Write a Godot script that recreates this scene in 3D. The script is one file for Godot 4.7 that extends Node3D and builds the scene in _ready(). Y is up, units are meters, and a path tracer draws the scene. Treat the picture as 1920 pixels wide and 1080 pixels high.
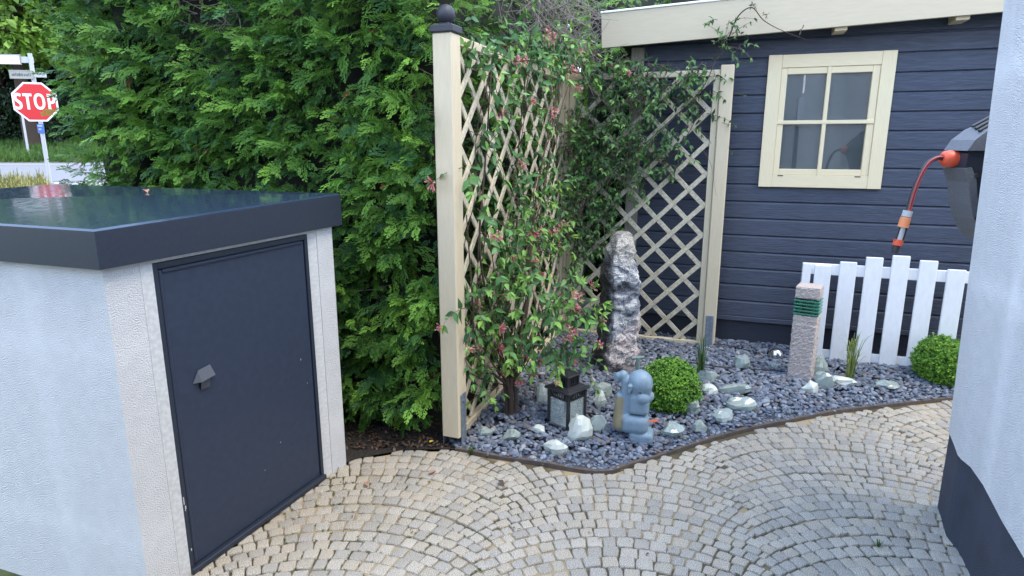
extends Node3D
# A paved corner of a garden: bin enclosure, conifer hedge, trellises with climbers, slate bed, shed and house corner.

class Geo:
	# triangles are kept counter-clockwise seen from outside and turned for Godot when committed
	var v := PackedVector3Array()
	var f := PackedInt32Array()
	var c := PackedColorArray()
	var colored := false
	func vert(p: Vector3, col := Color.WHITE) -> int:
		v.append(p)
		c.append(col)
		if col != Color.WHITE:
			colored = true
		return v.size() - 1
	func tri(a: int, b: int, d: int) -> void:
		f.append(a)
		f.append(b)
		f.append(d)
	func quad(a: int, b: int, d: int, e: int) -> void:
		tri(a, b, d)
		tri(a, d, e)
	func face(pts: Array, col := Color.WHITE) -> void:
		var k := []
		for p in pts:
			k.append(vert(p, col))
		for i in range(1, k.size() - 1):
			tri(k[0], k[i], k[i + 1])
	func box(t: Transform3D, s: Vector3, b := 0.0, col := Color.WHITE) -> Geo:
		var h := s * 0.5
		if b <= 0.0:
			for ax in 3:
				for sg in [-1.0, 1.0]:
					var u := (ax + 1) % 3
					var w := (ax + 2) % 3
					var q := []
					for k in [[-1, -1], [1, -1], [1, 1], [-1, 1]]:
						var p := Vector3()
						p[ax] = h[ax] * sg
						p[u] = h[u] * k[0]
						p[w] = h[w] * k[1] * sg
						q.append(t * p)
					face(q, col)
			return self
		b = minf(b, minf(h.x, minf(h.y, h.z)) * 0.8)
		var id := {}
		for ax in 3:
			for i in 8:
				var sg := Vector3(1 if i & 1 else -1, 1 if i & 2 else -1, 1 if i & 4 else -1)
				var p := sg * (h - Vector3(b, b, b))
				p[ax] = sg[ax] * h[ax]
				id[ax * 8 + i] = t * p
		for ax in 3:
			var u := 1 << ((ax + 1) % 3)
			var w := 1 << ((ax + 2) % 3)
			var a := 1 << ax
			face([id[ax * 8 + a], id[ax * 8 + a + u], id[ax * 8 + a + u + w], id[ax * 8 + a + w]], col)
			face([id[ax * 8], id[ax * 8 + w], id[ax * 8 + u + w], id[ax * 8 + u]], col)
			var ay := (ax + 1) % 3
			var az := (ax + 2) % 3
			# edges running along az join the faces of ax and ay
			for sx in [0, 1]:
				for sy in [0, 1]:
					var e0: int = sx * (1 << ax) + sy * (1 << ay)
					var e1: int = e0 + (1 << az)
					var q := [id[ax * 8 + e0], id[ay * 8 + e0], id[ay * 8 + e1], id[ax * 8 + e1]]
					if sx != sy:
						q.reverse()
					face(q, col)
		for i in 8:
			var q := [id[i], id[8 + i], id[16 + i]]
			if ((i & 1) + ((i >> 1) & 1) + ((i >> 2) & 1)) % 2 == 0:
				q.reverse()
			face(q, col)
		return self
	func tube(path: Array, r0: float, r1: float, n := 6, col := Color.WHITE, caps := true) -> Geo:
		var side := Vector3.UP
		var first := v.size()
		var m := path.size()
		for i in m:
			var d: Vector3 = (path[mini(i + 1, m - 1)] - path[maxi(i - 1, 0)]).normalized()
			if absf(side.dot(d)) > 0.95:
				side = Vector3.RIGHT if absf(d.x) < 0.8 else Vector3.BACK
			side = (side - d * side.dot(d)).normalized()
			var up := d.cross(side)
			var r := lerpf(r0, r1, float(i) / (m - 1))
			for k in n:
				var a := TAU * k / n
				vert(path[i] + (side * cos(a) + up * sin(a)) * r, col)
		for i in m - 1:
			for k in n:
				var a := first + i * n + k
				var b := first + i * n + (k + 1) % n
				quad(a, b, b + n, a + n)
		if caps:
			var e0 := []
			var e1 := []
			for k in n:
				e0.append(v[first + n - 1 - k])
				e1.append(v[first + (m - 1) * n + k])
			face(e0, col)
			face(e1, col)
		return self
	func lathe(prof: Array, n: int, t := Transform3D.IDENTITY, col := Color.WHITE) -> Geo:
		var first := v.size()
		for p in prof:
			for k in n:
				var a := TAU * k / n
				vert(t * Vector3(p.x * cos(a), p.y, -p.x * sin(a)), col)
		for i in prof.size() - 1:
			for k in n:
				var a := first + i * n + k
				var b := first + i * n + (k + 1) % n
				quad(a, b, b + n, a + n)
		return self
	# outline in x,y counter-clockwise, extruded from z0 to z1
	func prism(poly: PackedVector2Array, z0: float, z1: float, t := Transform3D.IDENTITY, col := Color.WHITE) -> Geo:
		if Geometry2D.is_polygon_clockwise(poly):
			poly.reverse()
		var k := Geometry2D.triangulate_polygon(poly)
		var fr := v.size()
		for p in poly:
			vert(t * Vector3(p.x, p.y, z1), col)
		var bk := v.size()
		for p in poly:
			vert(t * Vector3(p.x, p.y, z0), col)
		for i in range(0, k.size(), 3):
			var a := poly[k[i]]
			var flip := (poly[k[i + 1]] - a).cross(poly[k[i + 2]] - a) < 0
			var q := [k[i], k[i + 2], k[i + 1]] if flip else [k[i], k[i + 1], k[i + 2]]
			tri(fr + q[0], fr + q[1], fr + q[2])
			tri(bk + q[0], bk + q[2], bk + q[1])
		for i in poly.size():
			var p := poly[i]
			var q := poly[(i + 1) % poly.size()]
			face([t * Vector3(p.x, p.y, z0), t * Vector3(q.x, q.y, z0), t * Vector3(q.x, q.y, z1), t * Vector3(p.x, p.y, z1)], col)
		return self
	func merge(g: Geo, t := Transform3D.IDENTITY) -> Geo:
		var at := v.size()
		for i in g.v.size():
			v.append(t * g.v[i])
			c.append(g.c[i])
		for i in g.f:
			f.append(at + i)
		colored = colored or g.colored
		return self
	func mesh(smooth := false) -> ArrayMesh:
		var a := []
		a.resize(Mesh.ARRAY_MAX)
		var n := PackedVector3Array()
		var ix := PackedInt32Array()
		if smooth:
			n.resize(v.size())
			for i in range(0, f.size(), 3):
				var w := (v[f[i + 1]] - v[f[i]]).cross(v[f[i + 2]] - v[f[i]])
				for k in 3:
					n[f[i + k]] += w
				ix.append(f[i])
				ix.append(f[i + 2])
				ix.append(f[i + 1])
			for i in n.size():
				n[i] = n[i].normalized() if n[i].length_squared() > 1e-24 else Vector3.UP
			a[Mesh.ARRAY_VERTEX] = v
			a[Mesh.ARRAY_NORMAL] = n
			a[Mesh.ARRAY_INDEX] = ix
			if colored:
				a[Mesh.ARRAY_COLOR] = c
		else:
			var w := PackedVector3Array()
			var cc := PackedColorArray()
			for i in range(0, f.size(), 3):
				var m := (v[f[i + 1]] - v[f[i]]).cross(v[f[i + 2]] - v[f[i]])
				m = m.normalized() if m.length_squared() > 1e-24 else Vector3.UP
				for k in [0, 2, 1]:
					w.append(v[f[i + k]])
					n.append(m)
					cc.append(c[f[i + k]])
			a[Mesh.ARRAY_VERTEX] = w
			a[Mesh.ARRAY_NORMAL] = n
			if colored:
				a[Mesh.ARRAY_COLOR] = cc
		var am := ArrayMesh.new()
		am.add_surface_from_arrays(Mesh.PRIMITIVE_TRIANGLES, a)
		return am

var M := {}
var T := {}
var used := {}
var rng := RandomNumberGenerator.new()
var noise := FastNoiseLite.new()
const EYE := Vector3(0, 1.55, 0)
const E1 := Vector3(0.9423, 0, 0.3349)   # along the shed, to the right
const E2 := Vector3(0.3349, 0, -0.9423)  # away from the viewer
const NS := Vector3(-0.3349, 0, 0.9423)  # out of the shed's front
const ROT := Basis(Vector3(0.9423, 0, 0.3349), Vector3(0, 1, 0), Vector3(-0.3349, 0, 0.9423))
const COBBLE_TINTS := [Vector3(1, 1, 1), Vector3(0.91, 0.92, 0.94), Vector3(1.07, 1.06, 1.04), Vector3(0.97, 0.95, 0.90), Vector3(1.03, 0.99, 0.94), Vector3(0.84, 0.845, 0.85)]
const POST := Vector3(-0.30, 0, -3.104)
const CORNER := Vector3(0.395, 0, -5.066)

func numbered(n: String) -> String:
	used[n] = used.get(n, -1) + 1
	return n if used[n] == 0 else "%s_%03d" % [n, used[n]]

func tag(o: Node, label: String, category: String, group := "") -> Node:
	o.set_meta("label", label)
	o.set_meta("category", category)
	if group:
		o.set_meta("group", group)
	return o

func thing(called: String, label: String, category: String, at := Vector3.ZERO, basis := Basis.IDENTITY, group := "") -> Node3D:
	var o := Node3D.new()
	o.name = numbered(called)
	o.transform = Transform3D(basis, at)
	add_child(o)
	tag(o, label, category, group)
	return o

func part(called: String, mesh: Mesh, m: Material, parent: Node3D, t := Transform3D.IDENTITY, kind := "") -> MeshInstance3D:
	var o := MeshInstance3D.new()
	o.name = called
	o.mesh = mesh
	o.material_override = m
	o.transform = t
	parent.add_child(o, true)
	if kind:
		o.set_meta("kind", kind)
	return o

func single(called: String, label: String, category: String, mesh: Mesh, m: Material, t := Transform3D.IDENTITY, group := "") -> MeshInstance3D:
	var o := part(numbered(called), mesh, m, self, t)
	tag(o, label, category, group)
	return o

func struct(called: String, mesh: Mesh, m: Material, t := Transform3D.IDENTITY) -> MeshInstance3D:
	return part(called, mesh, m, self, t, "structure")

func many(called: String, mesh: Mesh, m: Material, xf: Array, cols: Array, parent: Node3D) -> MultiMeshInstance3D:
	var mm := MultiMesh.new()
	mm.transform_format = MultiMesh.TRANSFORM_3D
	mm.use_colors = true
	mm.mesh = mesh
	mm.instance_count = xf.size()
	for i in xf.size():
		mm.set_instance_transform(i, xf[i])
		mm.set_instance_color(i, cols[i])
	var o := MultiMeshInstance3D.new()
	o.name = called
	o.multimesh = mm
	o.material_override = m
	o.set_meta("kind", "stuff")
	parent.add_child(o, true)
	return o

func rf(a: float, b: float) -> float:
	return rng.randf_range(a, b)

func rv() -> Vector3:
	var p := Vector3(rng.randfn(), rng.randfn(), rng.randfn())
	return p.normalized() if p.length() > 1e-4 else Vector3.UP

func at(p: Vector3) -> Transform3D:
	return Transform3D(Basis.IDENTITY, p)

func aim(dir: Vector3, hint: Vector3) -> Basis:   # y along dir, z as near to hint as it can be
	var y := dir.normalized()
	var x := y.cross(hint)
	if x.length() < 1e-3:
		x = y.cross(Vector3(0.3, 0.5, 0.8))
	x = x.normalized()
	return Basis(x, y, x.cross(y))

func spline(pts: Array, per: int) -> Array:
	var out := []
	for i in pts.size() - 1:
		var p0 = pts[maxi(i - 1, 0)]
		var p1 = pts[i]
		var p2 = pts[i + 1]
		var p3 = pts[mini(i + 2, pts.size() - 1)]
		for k in per:
			out.append(p1.cubic_interpolate(p2, p0, p3, float(k) / per))
	out.append(pts[-1])
	return out

func seen_at(p: Vector3) -> Vector3:   # where the photograph sees a point (fractions of the frame) and how far off it is
	var q := p - EYE
	var a := 0.2246
	var y := q.y * cos(a) - q.z * sin(a)
	var z := -q.y * sin(a) - q.z * cos(a)
	if z < 0.1:
		return Vector3(9, 9, 99)
	return Vector3(0.5 + q.x / z * 0.625, 0.5 - y / z * 1.1111, z)

# ---------------------------------------------------------------- materials
func noise_tex(freq: float, oct: int, lo: float, hi: float, seed_ := 1, kind := FastNoiseLite.TYPE_SIMPLEX_SMOOTH, size := 512, normal := 0.0) -> NoiseTexture2D:
	var n := FastNoiseLite.new()
	n.noise_type = kind
	n.frequency = freq
	n.fractal_octaves = oct
	n.seed = seed_
	var t := NoiseTexture2D.new()
	t.width = size
	t.height = size
	t.seamless = true
	t.noise = n
	if normal > 0.0:
		t.as_normal_map = true
		t.bump_strength = normal
	else:
		var g := Gradient.new()
		g.set_color(0, Color(lo, lo, lo))
		g.set_color(1, Color(hi, hi, hi))
		t.color_ramp = g
	return t

func ramp(t: NoiseTexture2D, stops: Array) -> NoiseTexture2D:
	var g := Gradient.new()
	g.offsets = PackedFloat32Array(stops.map(func(s): return s[0]))
	g.colors = PackedColorArray(stops.map(func(s): return s[1]))
	t.color_ramp = g
	return t

func lc(r: float, g: float, b: float) -> Color:
	return Color(r, g, b).linear_to_srgb()

# col is a real-world linear colour
func mat(name_: String, col: Vector3, rough: float, o := {}) -> StandardMaterial3D:
	var m := StandardMaterial3D.new()
	m.resource_name = name_
	m.albedo_color = lc(col.x, col.y, col.z)
	m.roughness = rough
	m.metallic = o.get("metal", 0.0)
	if o.has("tex"):
		m.albedo_texture = o.tex
	if o.has("scale"):
		m.uv1_triplanar = true
		m.uv1_scale = o.scale
		m.uv1_world_triplanar = o.get("world", false)
		m.uv1_triplanar_sharpness = 4.0
	if o.has("normal"):
		m.normal_enabled = true
		m.normal_texture = o.normal
		m.normal_scale = o.get("nscale", 1.0)
	if o.has("height"):
		m.heightmap_enabled = true
		m.heightmap_texture = o.height
		m.heightmap_scale = o.get("hscale", 1.0)
	if o.get("vcol", false):
		m.vertex_color_use_as_albedo = true
	if o.has("back"):
		m.backlight_enabled = true
		m.backlight = Color(o.back, o.back, o.back)
	if o.has("spec"):
		m.metallic_specular = o.spec
	if o.has("detail"):
		m.detail_enabled = true
		m.detail_albedo = o.detail
		m.detail_blend_mode = BaseMaterial3D.BLEND_MODE_MUL
		m.uv2_triplanar = true
		m.uv2_scale = o.dscale
		m.uv2_world_triplanar = o.get("world", false)
	M[name_] = m
	return m

func glass(name_: String, col: Color, rough := 0.02) -> StandardMaterial3D:
	var m := StandardMaterial3D.new()
	m.resource_name = name_
	m.transparency = BaseMaterial3D.TRANSPARENCY_ALPHA
	m.albedo_color = col
	m.roughness = rough
	M[name_] = m
	return m

func make_materials() -> void:
	T.fine = noise_tex(0.03, 4, 0.86, 1.0, 3)
	T.blotch = noise_tex(0.008, 4, 0.82, 1.0, 5)
	T.stain = ramp(noise_tex(0.006, 5, 0, 1, 15), [[0.0, Color(0.86, 0.85, 0.82)], [0.45, Color(0.97, 0.97, 0.97)], [1.0, Color(1, 1, 1)]])
	T.rough = noise_tex(0.05, 4, 0.0, 1.0, 7)
	T.render = noise_tex(0.05, 4, 0.0, 1.0, 17, FastNoiseLite.TYPE_SIMPLEX_SMOOTH, 2048)
	T.render.seamless_blend_skirt = 0.3
	T.grain = noise_tex(0.02, 4, 0.80, 1.0, 9)
	T.paint = noise_tex(0.02, 4, 0.96, 1.0, 39)
	T.grain_soft = noise_tex(0.02, 4, 0.93, 1.0, 29)
	T.grain_h = noise_tex(0.03, 4, 0.0, 1.0, 19)
	T.speckle = ramp(noise_tex(0.22, 2, 0, 1, 11, FastNoiseLite.TYPE_SIMPLEX, 1024), [[0.0, Color(0.30, 0.30, 0.31)], [0.32, Color(0.55, 0.54, 0.53)], [0.45, Color(0.84, 0.83, 0.81)], [0.6, Color(0.92, 0.91, 0.88)], [0.75, Color(1, 1, 1)], [1.0, Color(1, 1, 1)]])
	T.slate = noise_tex(0.03, 4, 0.6, 1.0, 13)
	T.dust = ramp(noise_tex(0.02, 5, 0, 1, 21), [[0.0, Color(0.16, 0.16, 0.16)], [0.5, Color(0.24, 0.24, 0.24)], [0.75, Color(0.42, 0.42, 0.42)], [1.0, Color(0.6, 0.6, 0.6)]])
	T.sand = ramp(noise_tex(0.006, 4, 0, 1, 23, FastNoiseLite.TYPE_SIMPLEX_SMOOTH, 512), [[0.0, Color(0.36, 0.36, 0.3)], [0.40, Color(0.55, 0.52, 0.44)], [0.5, Color(0.9, 0.86, 0.78)], [1.0, Color(1, 0.97, 0.92)]])
	var s1 := Vector3(1, 1, 1)
	mat("plaster", Vector3(0.63, 0.63, 0.63), 0.95, {"tex": T.paint, "scale": s1 * 1.5, "world": true, "height": T.render, "hscale": 0.55})
	mat("plaster_house", Vector3(0.90, 0.90, 0.90), 0.95, {"tex": T.paint, "scale": s1 * 1.3, "world": true, "height": T.render, "hscale": 1.5})
	mat("plaster_smooth", Vector3(0.60, 0.60, 0.59), 0.85, {"tex": T.fine, "scale": s1 * 3.0, "world": true})
	mat("plinth", Vector3(0.034, 0.042, 0.066), 0.85, {"tex": T.stain, "scale": s1 * 1.4, "world": true, "height": T.render, "hscale": 0.5})
	mat("anthracite", Vector3(0.019, 0.027, 0.045), 0.42, {"tex": T.fine, "scale": s1 * 3.0, "world": true})
	mat("door_metal", Vector3(0.022, 0.033, 0.062), 0.5, {"tex": T.fine, "scale": s1 * 1.5, "world": true})
	mat("roof_sheet", Vector3(0.026, 0.042, 0.072), 0.16, {"scale": s1 * 2.0, "world": true, "height": T.blotch, "hscale": 0.05})
	M.roof_sheet.roughness_texture = T.dust
	M.roof_sheet.roughness = 0.42
	mat("handle_metal", Vector3(0.05, 0.056, 0.068), 0.5)
	mat("cream", Vector3(0.66, 0.56, 0.385), 0.62, {"tex": T.paint, "scale": Vector3(9, 0.9, 9), "height": T.grain_h, "hscale": 0.05})
	mat("cream_flat", Vector3(0.66, 0.56, 0.385), 0.6, {"tex": T.paint, "scale": Vector3(0.8, 9, 9), "height": T.grain_h, "hscale": 0.04})
	mat("fascia_paint", Vector3(0.53, 0.45, 0.315), 0.6, {"tex": T.paint, "scale": Vector3(0.6, 4, 4)})
	mat("post_cream", Vector3(0.62, 0.52, 0.355), 0.6, {"tex": T.paint, "scale": Vector3(5, 0.7, 5)})
	mat("window_cream", Vector3(0.80, 0.67, 0.43), 0.5, {"tex": T.paint, "scale": Vector3(9, 0.9, 9)})
	mat("window_cream_flat", Vector3(0.80, 0.67, 0.43), 0.5, {"tex": T.paint, "scale": Vector3(0.9, 9, 9)})
	mat("cream_old", Vector3(0.76, 0.67, 0.49), 0.75, {"tex": T.grain, "scale": Vector3(4, 4, 4), "detail": T.stain, "dscale": s1 * 3.0})
	mat("trim_old", Vector3(0.38, 0.35, 0.29), 0.8, {"tex": T.grain, "scale": Vector3(9, 0.8, 9)})
	mat("navy_wood", Vector3(0.076, 0.094, 0.142), 0.55, {"tex": T.grain, "scale": Vector3(0.7, 11, 11), "height": T.grain_h, "hscale": 0.22, "detail": T.blotch, "dscale": s1 * 1.1})
	mat("navy_dark", Vector3(0.030, 0.034, 0.052), 0.7, {"tex": T.grain, "scale": Vector3(0.7, 11, 11)})
	mat("dark_inside", Vector3(0.03, 0.03, 0.03), 0.9)
	mat("concrete", Vector3(0.20, 0.20, 0.20), 0.95, {"tex": T.blotch, "scale": s1 * 2.0, "world": true})
	mat("felt", Vector3(0.05, 0.05, 0.055), 0.95)
	mat("white_paint", Vector3(0.87, 0.87, 0.87), 0.45, {"tex": T.paint, "scale": Vector3(3, 1, 3)})
	mat("galvanised", Vector3(0.30, 0.35, 0.41), 0.45, {"metal": 0.55, "tex": T.blotch, "scale": s1 * 8.0})
	mat("dark_cap", Vector3(0.030, 0.031, 0.042), 0.55)
	mat("black_metal", Vector3(0.022, 0.022, 0.025), 0.36)
	mat("steel", Vector3(0.55, 0.55, 0.56), 0.22, {"metal": 1.0})
	mat("granite", Vector3(0.50, 0.467, 0.41), 0.85, {"vcol": true, "tex": T.speckle, "scale": s1 * 1.1, "world": true, "height": T.rough, "hscale": 0.25})
	for k in 6:
		var tint: Vector3 = COBBLE_TINTS[k]
		mat("granite_%d" % k, Vector3(0.50, 0.467, 0.41) * tint, 0.85, {"tex": T.speckle, "scale": s1 * 1.1, "world": true, "height": T.rough, "hscale": 0.25})
	mat("pink_granite", Vector3(0.74, 0.645, 0.61), 0.9, {"tex": T.speckle, "scale": s1 * 2.4, "height": T.rough, "hscale": 0.4})
	mat("joint_sand", Vector3(0.35, 0.305, 0.22), 1.0, {"tex": T.sand, "scale": s1 * 0.45, "world": true})
	mat("soil", Vector3(0.05, 0.038, 0.031), 1.0, {"tex": T.slate, "scale": s1 * 3.0, "world": true, "height": T.rough, "hscale": 2.0})
	mat("bed_base", Vector3(0.06, 0.065, 0.085), 1.0, {"tex": T.slate, "scale": s1 * 4.0, "world": true})
	mat("land", Vector3(0.09, 0.12, 0.035), 1.0, {"tex": T.slate, "scale": s1 * 0.4, "world": true})
	mat("asphalt", Vector3(0.24, 0.24, 0.255), 0.95, {"tex": T.fine, "scale": s1 * 0.5, "world": true})
	mat("kerb", Vector3(0.42, 0.41, 0.39), 0.95, {"tex": T.fine, "scale": s1, "world": true})
	mat("road_paint", Vector3(0.5, 0.5, 0.5), 0.9)
	mat("edging", Vector3(0.10, 0.078, 0.064), 0.85, {"tex": T.blotch, "scale": s1 * 6.0})
	mat("pebble", Vector3(1, 1, 1), 0.72, {"vcol": true, "tex": T.slate, "scale": s1 * 8.0, "world": true, "height": T.rough, "hscale": 0.15})
	mat("leafy", Vector3(1, 1, 1), 0.5, {"vcol": true, "back": 0.35, "spec": 0.4})
	mat("frond", Vector3(1, 1, 1), 0.55, {"vcol": true, "back": 0.3, "spec": 0.35})
	mat("bark", Vector3(0.11, 0.075, 0.055), 0.95, {"tex": T.slate, "scale": Vector3(30, 6, 30)})
	mat("twig", Vector3(0.20, 0.17, 0.145), 0.9)
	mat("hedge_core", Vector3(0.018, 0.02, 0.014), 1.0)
	mat("rock", Vector3(1, 1, 1), 0.75, {"vcol": true, "tex": T.slate, "scale": s1 * 5.0, "height": T.rough, "hscale": 1.2})
	mat("statue_paint", Vector3(1, 1, 1), 0.5, {"vcol": true, "tex": T.fine, "scale": Vector3(12, 4, 12)})
	mat("petal", Vector3(1, 1, 1), 0.6, {"vcol": true, "back": 0.3})
	mat("cable", Vector3(0.012, 0.012, 0.014), 0.5)
	mat("reel_grey", Vector3(0.14, 0.15, 0.17), 0.5, {"tex": T.fine, "scale": s1 * 4.0})
	mat("reel_dark", Vector3(0.022, 0.027, 0.038), 0.42)
	mat("reel_blue", Vector3(0.01, 0.16, 0.42), 0.4)
	mat("orange", Vector3(0.72, 0.10, 0.045), 0.42)
	mat("orange_pale", Vector3(0.70, 0.24, 0.10), 0.5)
	mat("grey_plastic", Vector3(0.42, 0.43, 0.44), 0.5)
	mat("hose_grey", Vector3(0.035, 0.03, 0.034), 0.4)
	mat("hose_red", Vector3(0.36, 0.06, 0.06), 0.4)
	mat("sign_red", Vector3(0.55, 0.01, 0.015), 0.4)
	mat("sign_white", Vector3(0.8, 0.8, 0.8), 0.4)
	mat("sign_grey", Vector3(0.33, 0.33, 0.31), 0.5)
	mat("sign_blue", Vector3(0.05, 0.13, 0.42), 0.5)
	mat("ink", Vector3(0.03, 0.03, 0.03), 0.6)
	mat("ink_faint", Vector3(0.50, 0.50, 0.56), 0.6)
	mat("pole", Vector3(0.45, 0.46, 0.48), 0.5, {"metal": 0.3})
	mat("dead_leaf", Vector3(0.35, 0.17, 0.11), 0.8)
	mat("yellow_leaf", Vector3(0.75, 0.58, 0.05), 0.7)
	glass("lantern_glass", Color(0.78, 0.84, 0.82, 0.2))
	glass("pane_glass", Color(0.75, 0.8, 0.8, 0.04))
	var sg := StandardMaterial3D.new()
	sg.refraction_enabled = true
	sg.refraction_scale = 0.05
	sg.albedo_color = Color(lc(0.58, 0.68, 0.63), 0.38)
	sg.roughness = 0.12
	M.slag_glass = sg
	var sg2: StandardMaterial3D = sg.duplicate()
	sg2.albedo_color = Color(lc(0.74, 0.79, 0.72), 0.62)
	sg2.roughness = 0.25
	M.slag_glass_milky = sg2
	var gg := StandardMaterial3D.new()
	gg.refraction_enabled = true
	gg.refraction_scale = 0.05
	gg.albedo_color = Color(lc(0.05, 0.34, 0.20), 0.45)
	gg.roughness = 0.1
	M.green_glass = gg

# ---------------------------------------------------------------- start
func _ready() -> void:
	rng.seed = 20240611
	noise.seed = 4
	noise.noise_type = FastNoiseLite.TYPE_SIMPLEX_SMOOTH
	noise.frequency = 1.0
	noise.fractal_octaves = 3
	var cam := Camera3D.new()
	cam.name = "camera"
	cam.position = EYE
	cam.rotation.x = -0.2246
	cam.fov = 48.455
	cam.near = 0.05
	cam.far = 900.0
	add_child(cam)
	cam.current = true
	var sky_mat := ProceduralSkyMaterial.new()
	sky_mat.sky_top_color = Color(0.66, 0.775, 0.95)
	sky_mat.sky_horizon_color = Color(0.92, 0.95, 1.0)
	sky_mat.sky_curve = 0.25
	sky_mat.ground_bottom_color = Color(0.3, 0.32, 0.28)
	sky_mat.ground_horizon_color = Color(0.6, 0.62, 0.6)
	var sky := Sky.new()
	sky.sky_material = sky_mat
	var env := Environment.new()
	env.background_mode = Environment.BG_SKY
	env.sky = sky
	env.tonemap_mode = Environment.TONE_MAPPER_LINEAR
	env.tonemap_exposure = 4.4
	env.sdfgi_enabled = true
	env.ssao_enabled = true
	env.ssil_enabled = true
	var we := WorldEnvironment.new()
	we.name = "environment"
	we.environment = env
	add_child(we)
	var sun := DirectionalLight3D.new()
	sun.name = "sun"
	sun.light_color = Color(1.0, 0.97, 0.93)
	sun.light_energy = 0.27
	sun.light_angular_distance = 30.0
	sun.shadow_enabled = true
	sun.rotation_degrees = Vector3(-64, 60, 0)
	add_child(sun)
	make_materials()
	ground()
	paving()
	bin_enclosure()
	house()
	shed()
	trellises()
	hedge()
	far_side()
	slate_bed()
	monolith()
	picket_fence()
	granite_lamp()
	lantern()
	statue()
	plants()
	glass_rocks()
	honeysuckle()
	vine()
	hose_reel()
	street_signs()
	litter()

# ---------------------------------------------------------------- ground
func land_height(z: float) -> float:
	var k := [[-10.0, -0.05], [-12.0, 0.12], [-15.5, 0.60], [-23.0, 0.80], [-30.0, 1.40], [-45.0, 1.7]]
	if z >= k[0][0]:
		return k[0][1]
	for i in k.size() - 1:
		if z >= k[i + 1][0]:
			var t: float = (z - k[i][0]) / (k[i + 1][0] - k[i][0])
			return lerpf(k[i][1], k[i + 1][1], t)
	return 1.7

func strip(x0: float, x1: float, zs: Array, lift: float) -> ArrayMesh:
	var g := Geo.new()
	for i in zs.size() - 1:
		g.face([Vector3(x0, land_height(zs[i]) + lift, zs[i]), Vector3(x1, land_height(zs[i]) + lift, zs[i]), Vector3(x1, land_height(zs[i + 1]) + lift, zs[i + 1]), Vector3(x0, land_height(zs[i + 1]) + lift, zs[i + 1])])
	return g.mesh()

var bed := PackedVector2Array()
var edge: Array = []
func ground() -> void:
	struct("ground", strip(-500, 500, [400.0, -10.0, -12.0, -15.5, -23.0, -30.0, -45.0, -600.0], 0.0), M.land)
	struct("road", strip(-120, 60, [-15.5, -19.0, -23.0], 0.03), M.asphalt)
	struct("road_line", strip(-120, 60, [-21.9, -22.05], 0.036), M.road_paint)
	struct("pavement", strip(-120, 60, [-14.3, -15.35], 0.05), M.kerb)
	# where the slate bed meets the paving
	edge = spline([Vector3(-0.29, 0, -3.035), Vector3(-0.1, 0, -2.965), Vector3(0.106, 0, -2.90), Vector3(0.32, 0, -2.825), Vector3(0.455, 0, -2.805), Vector3(0.60, 0, -2.885), Vector3(0.95, 0, -3.09), Vector3(1.2, 0, -3.225), Vector3(1.473, 0, -3.345), Vector3(2.027, 0, -3.545), Vector3(2.705, 0, -3.70), Vector3(3.5, 0, -3.86)], 5)
	for p in edge:
		bed.append(Vector2(p.x, p.z))
	for p in [Vector2(3.5, -4.14), Vector2(0.45, -5.22), Vector2(0.34, -5.06), Vector2(-0.33, -3.13)]:
		bed.append(p)
	var front := PackedVector2Array()
	front.append(Vector2(-0.9, 2.5))
	front.append(Vector2(-1.30, -1.78))
	front.append(Vector2(-0.87, -2.82))
	front.append(Vector2(-0.78, -2.935))
	front.append(Vector2(-0.55, -3.03))
	for p in edge:
		front.append(Vector2(p.x, p.z))
	front.append(Vector2(3.6, -2.0))
	front.append(Vector2(1.2, 2.5))
	struct("paving_sand", flat(front, -0.009), M.joint_sand)
	paved = front
	struct("soil", flat(PackedVector2Array([Vector2(-1.2, -3.3), Vector2(-0.85, -2.86), Vector2(-0.78, -2.935), Vector2(-0.55, -3.03), Vector2(-0.29, -3.035), Vector2(-0.2, -3.2), Vector2(0.42, -5.3), Vector2(-0.6, -5.2), Vector2(-3.4, -4.6), Vector2(-3.0, -3.9)]), 0.004), M.soil)
	struct("slate_bed_ground", flat(bed, 0.008), M.bed_base)

var paved := PackedVector2Array()
func flat(poly: PackedVector2Array, y: float) -> ArrayMesh:
	var g := Geo.new()
	var k := Geometry2D.triangulate_polygon(poly)
	for p in poly:
		g.vert(Vector3(p.x, y, p.y))
	for i in range(0, k.size(), 3):
		var a := poly[k[i]]
		if (poly[k[i + 1]] - a).cross(poly[k[i + 2]] - a) > 0:
			g.tri(k[i], k[i + 2], k[i + 1])
		else:
			g.tri(k[i], k[i + 1], k[i + 2])
	return g.mesh()

func cobble_mesh() -> ArrayMesh:   # about one unit wide and deep, its top at y = 0
	var g := Geo.new()
	var n := 12
	var rad := []
	for k in n:
		var a := TAU * (k + 0.5) / n
		var sq := 0.5 / maxf(absf(cos(a)), absf(sin(a)))
		rad.append(lerpf(0.52, sq, 0.80) * rf(0.91, 1.06))
	var tilt := Vector2(rf(-0.05, 0.05), rf(-0.05, 0.05))
	for ring in [[1.0, -0.5], [1.0, -0.15], [0.96, -0.045], [0.80, 0.0]]:
		for k in n:
			var a := TAU * (k + 0.5) / n
			var p := Vector3(cos(a) * rad[k] * ring[0], ring[1], -sin(a) * rad[k] * ring[0])
			if ring[1] > -0.4:
				p.y += rf(-0.022, 0.022) + tilt.x * p.x + tilt.y * p.z
			g.vert(p)
	g.vert(Vector3(0, 0.01, 0))
	for i in 3:
		for k in n:
			g.quad(i * n + k, i * n + (k + 1) % n, (i + 1) * n + (k + 1) % n, (i + 1) * n + k)
	for k in n:
		g.tri(3 * n + k, 3 * n + (k + 1) % n, 4 * n)
	return g.mesh(true)

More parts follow.
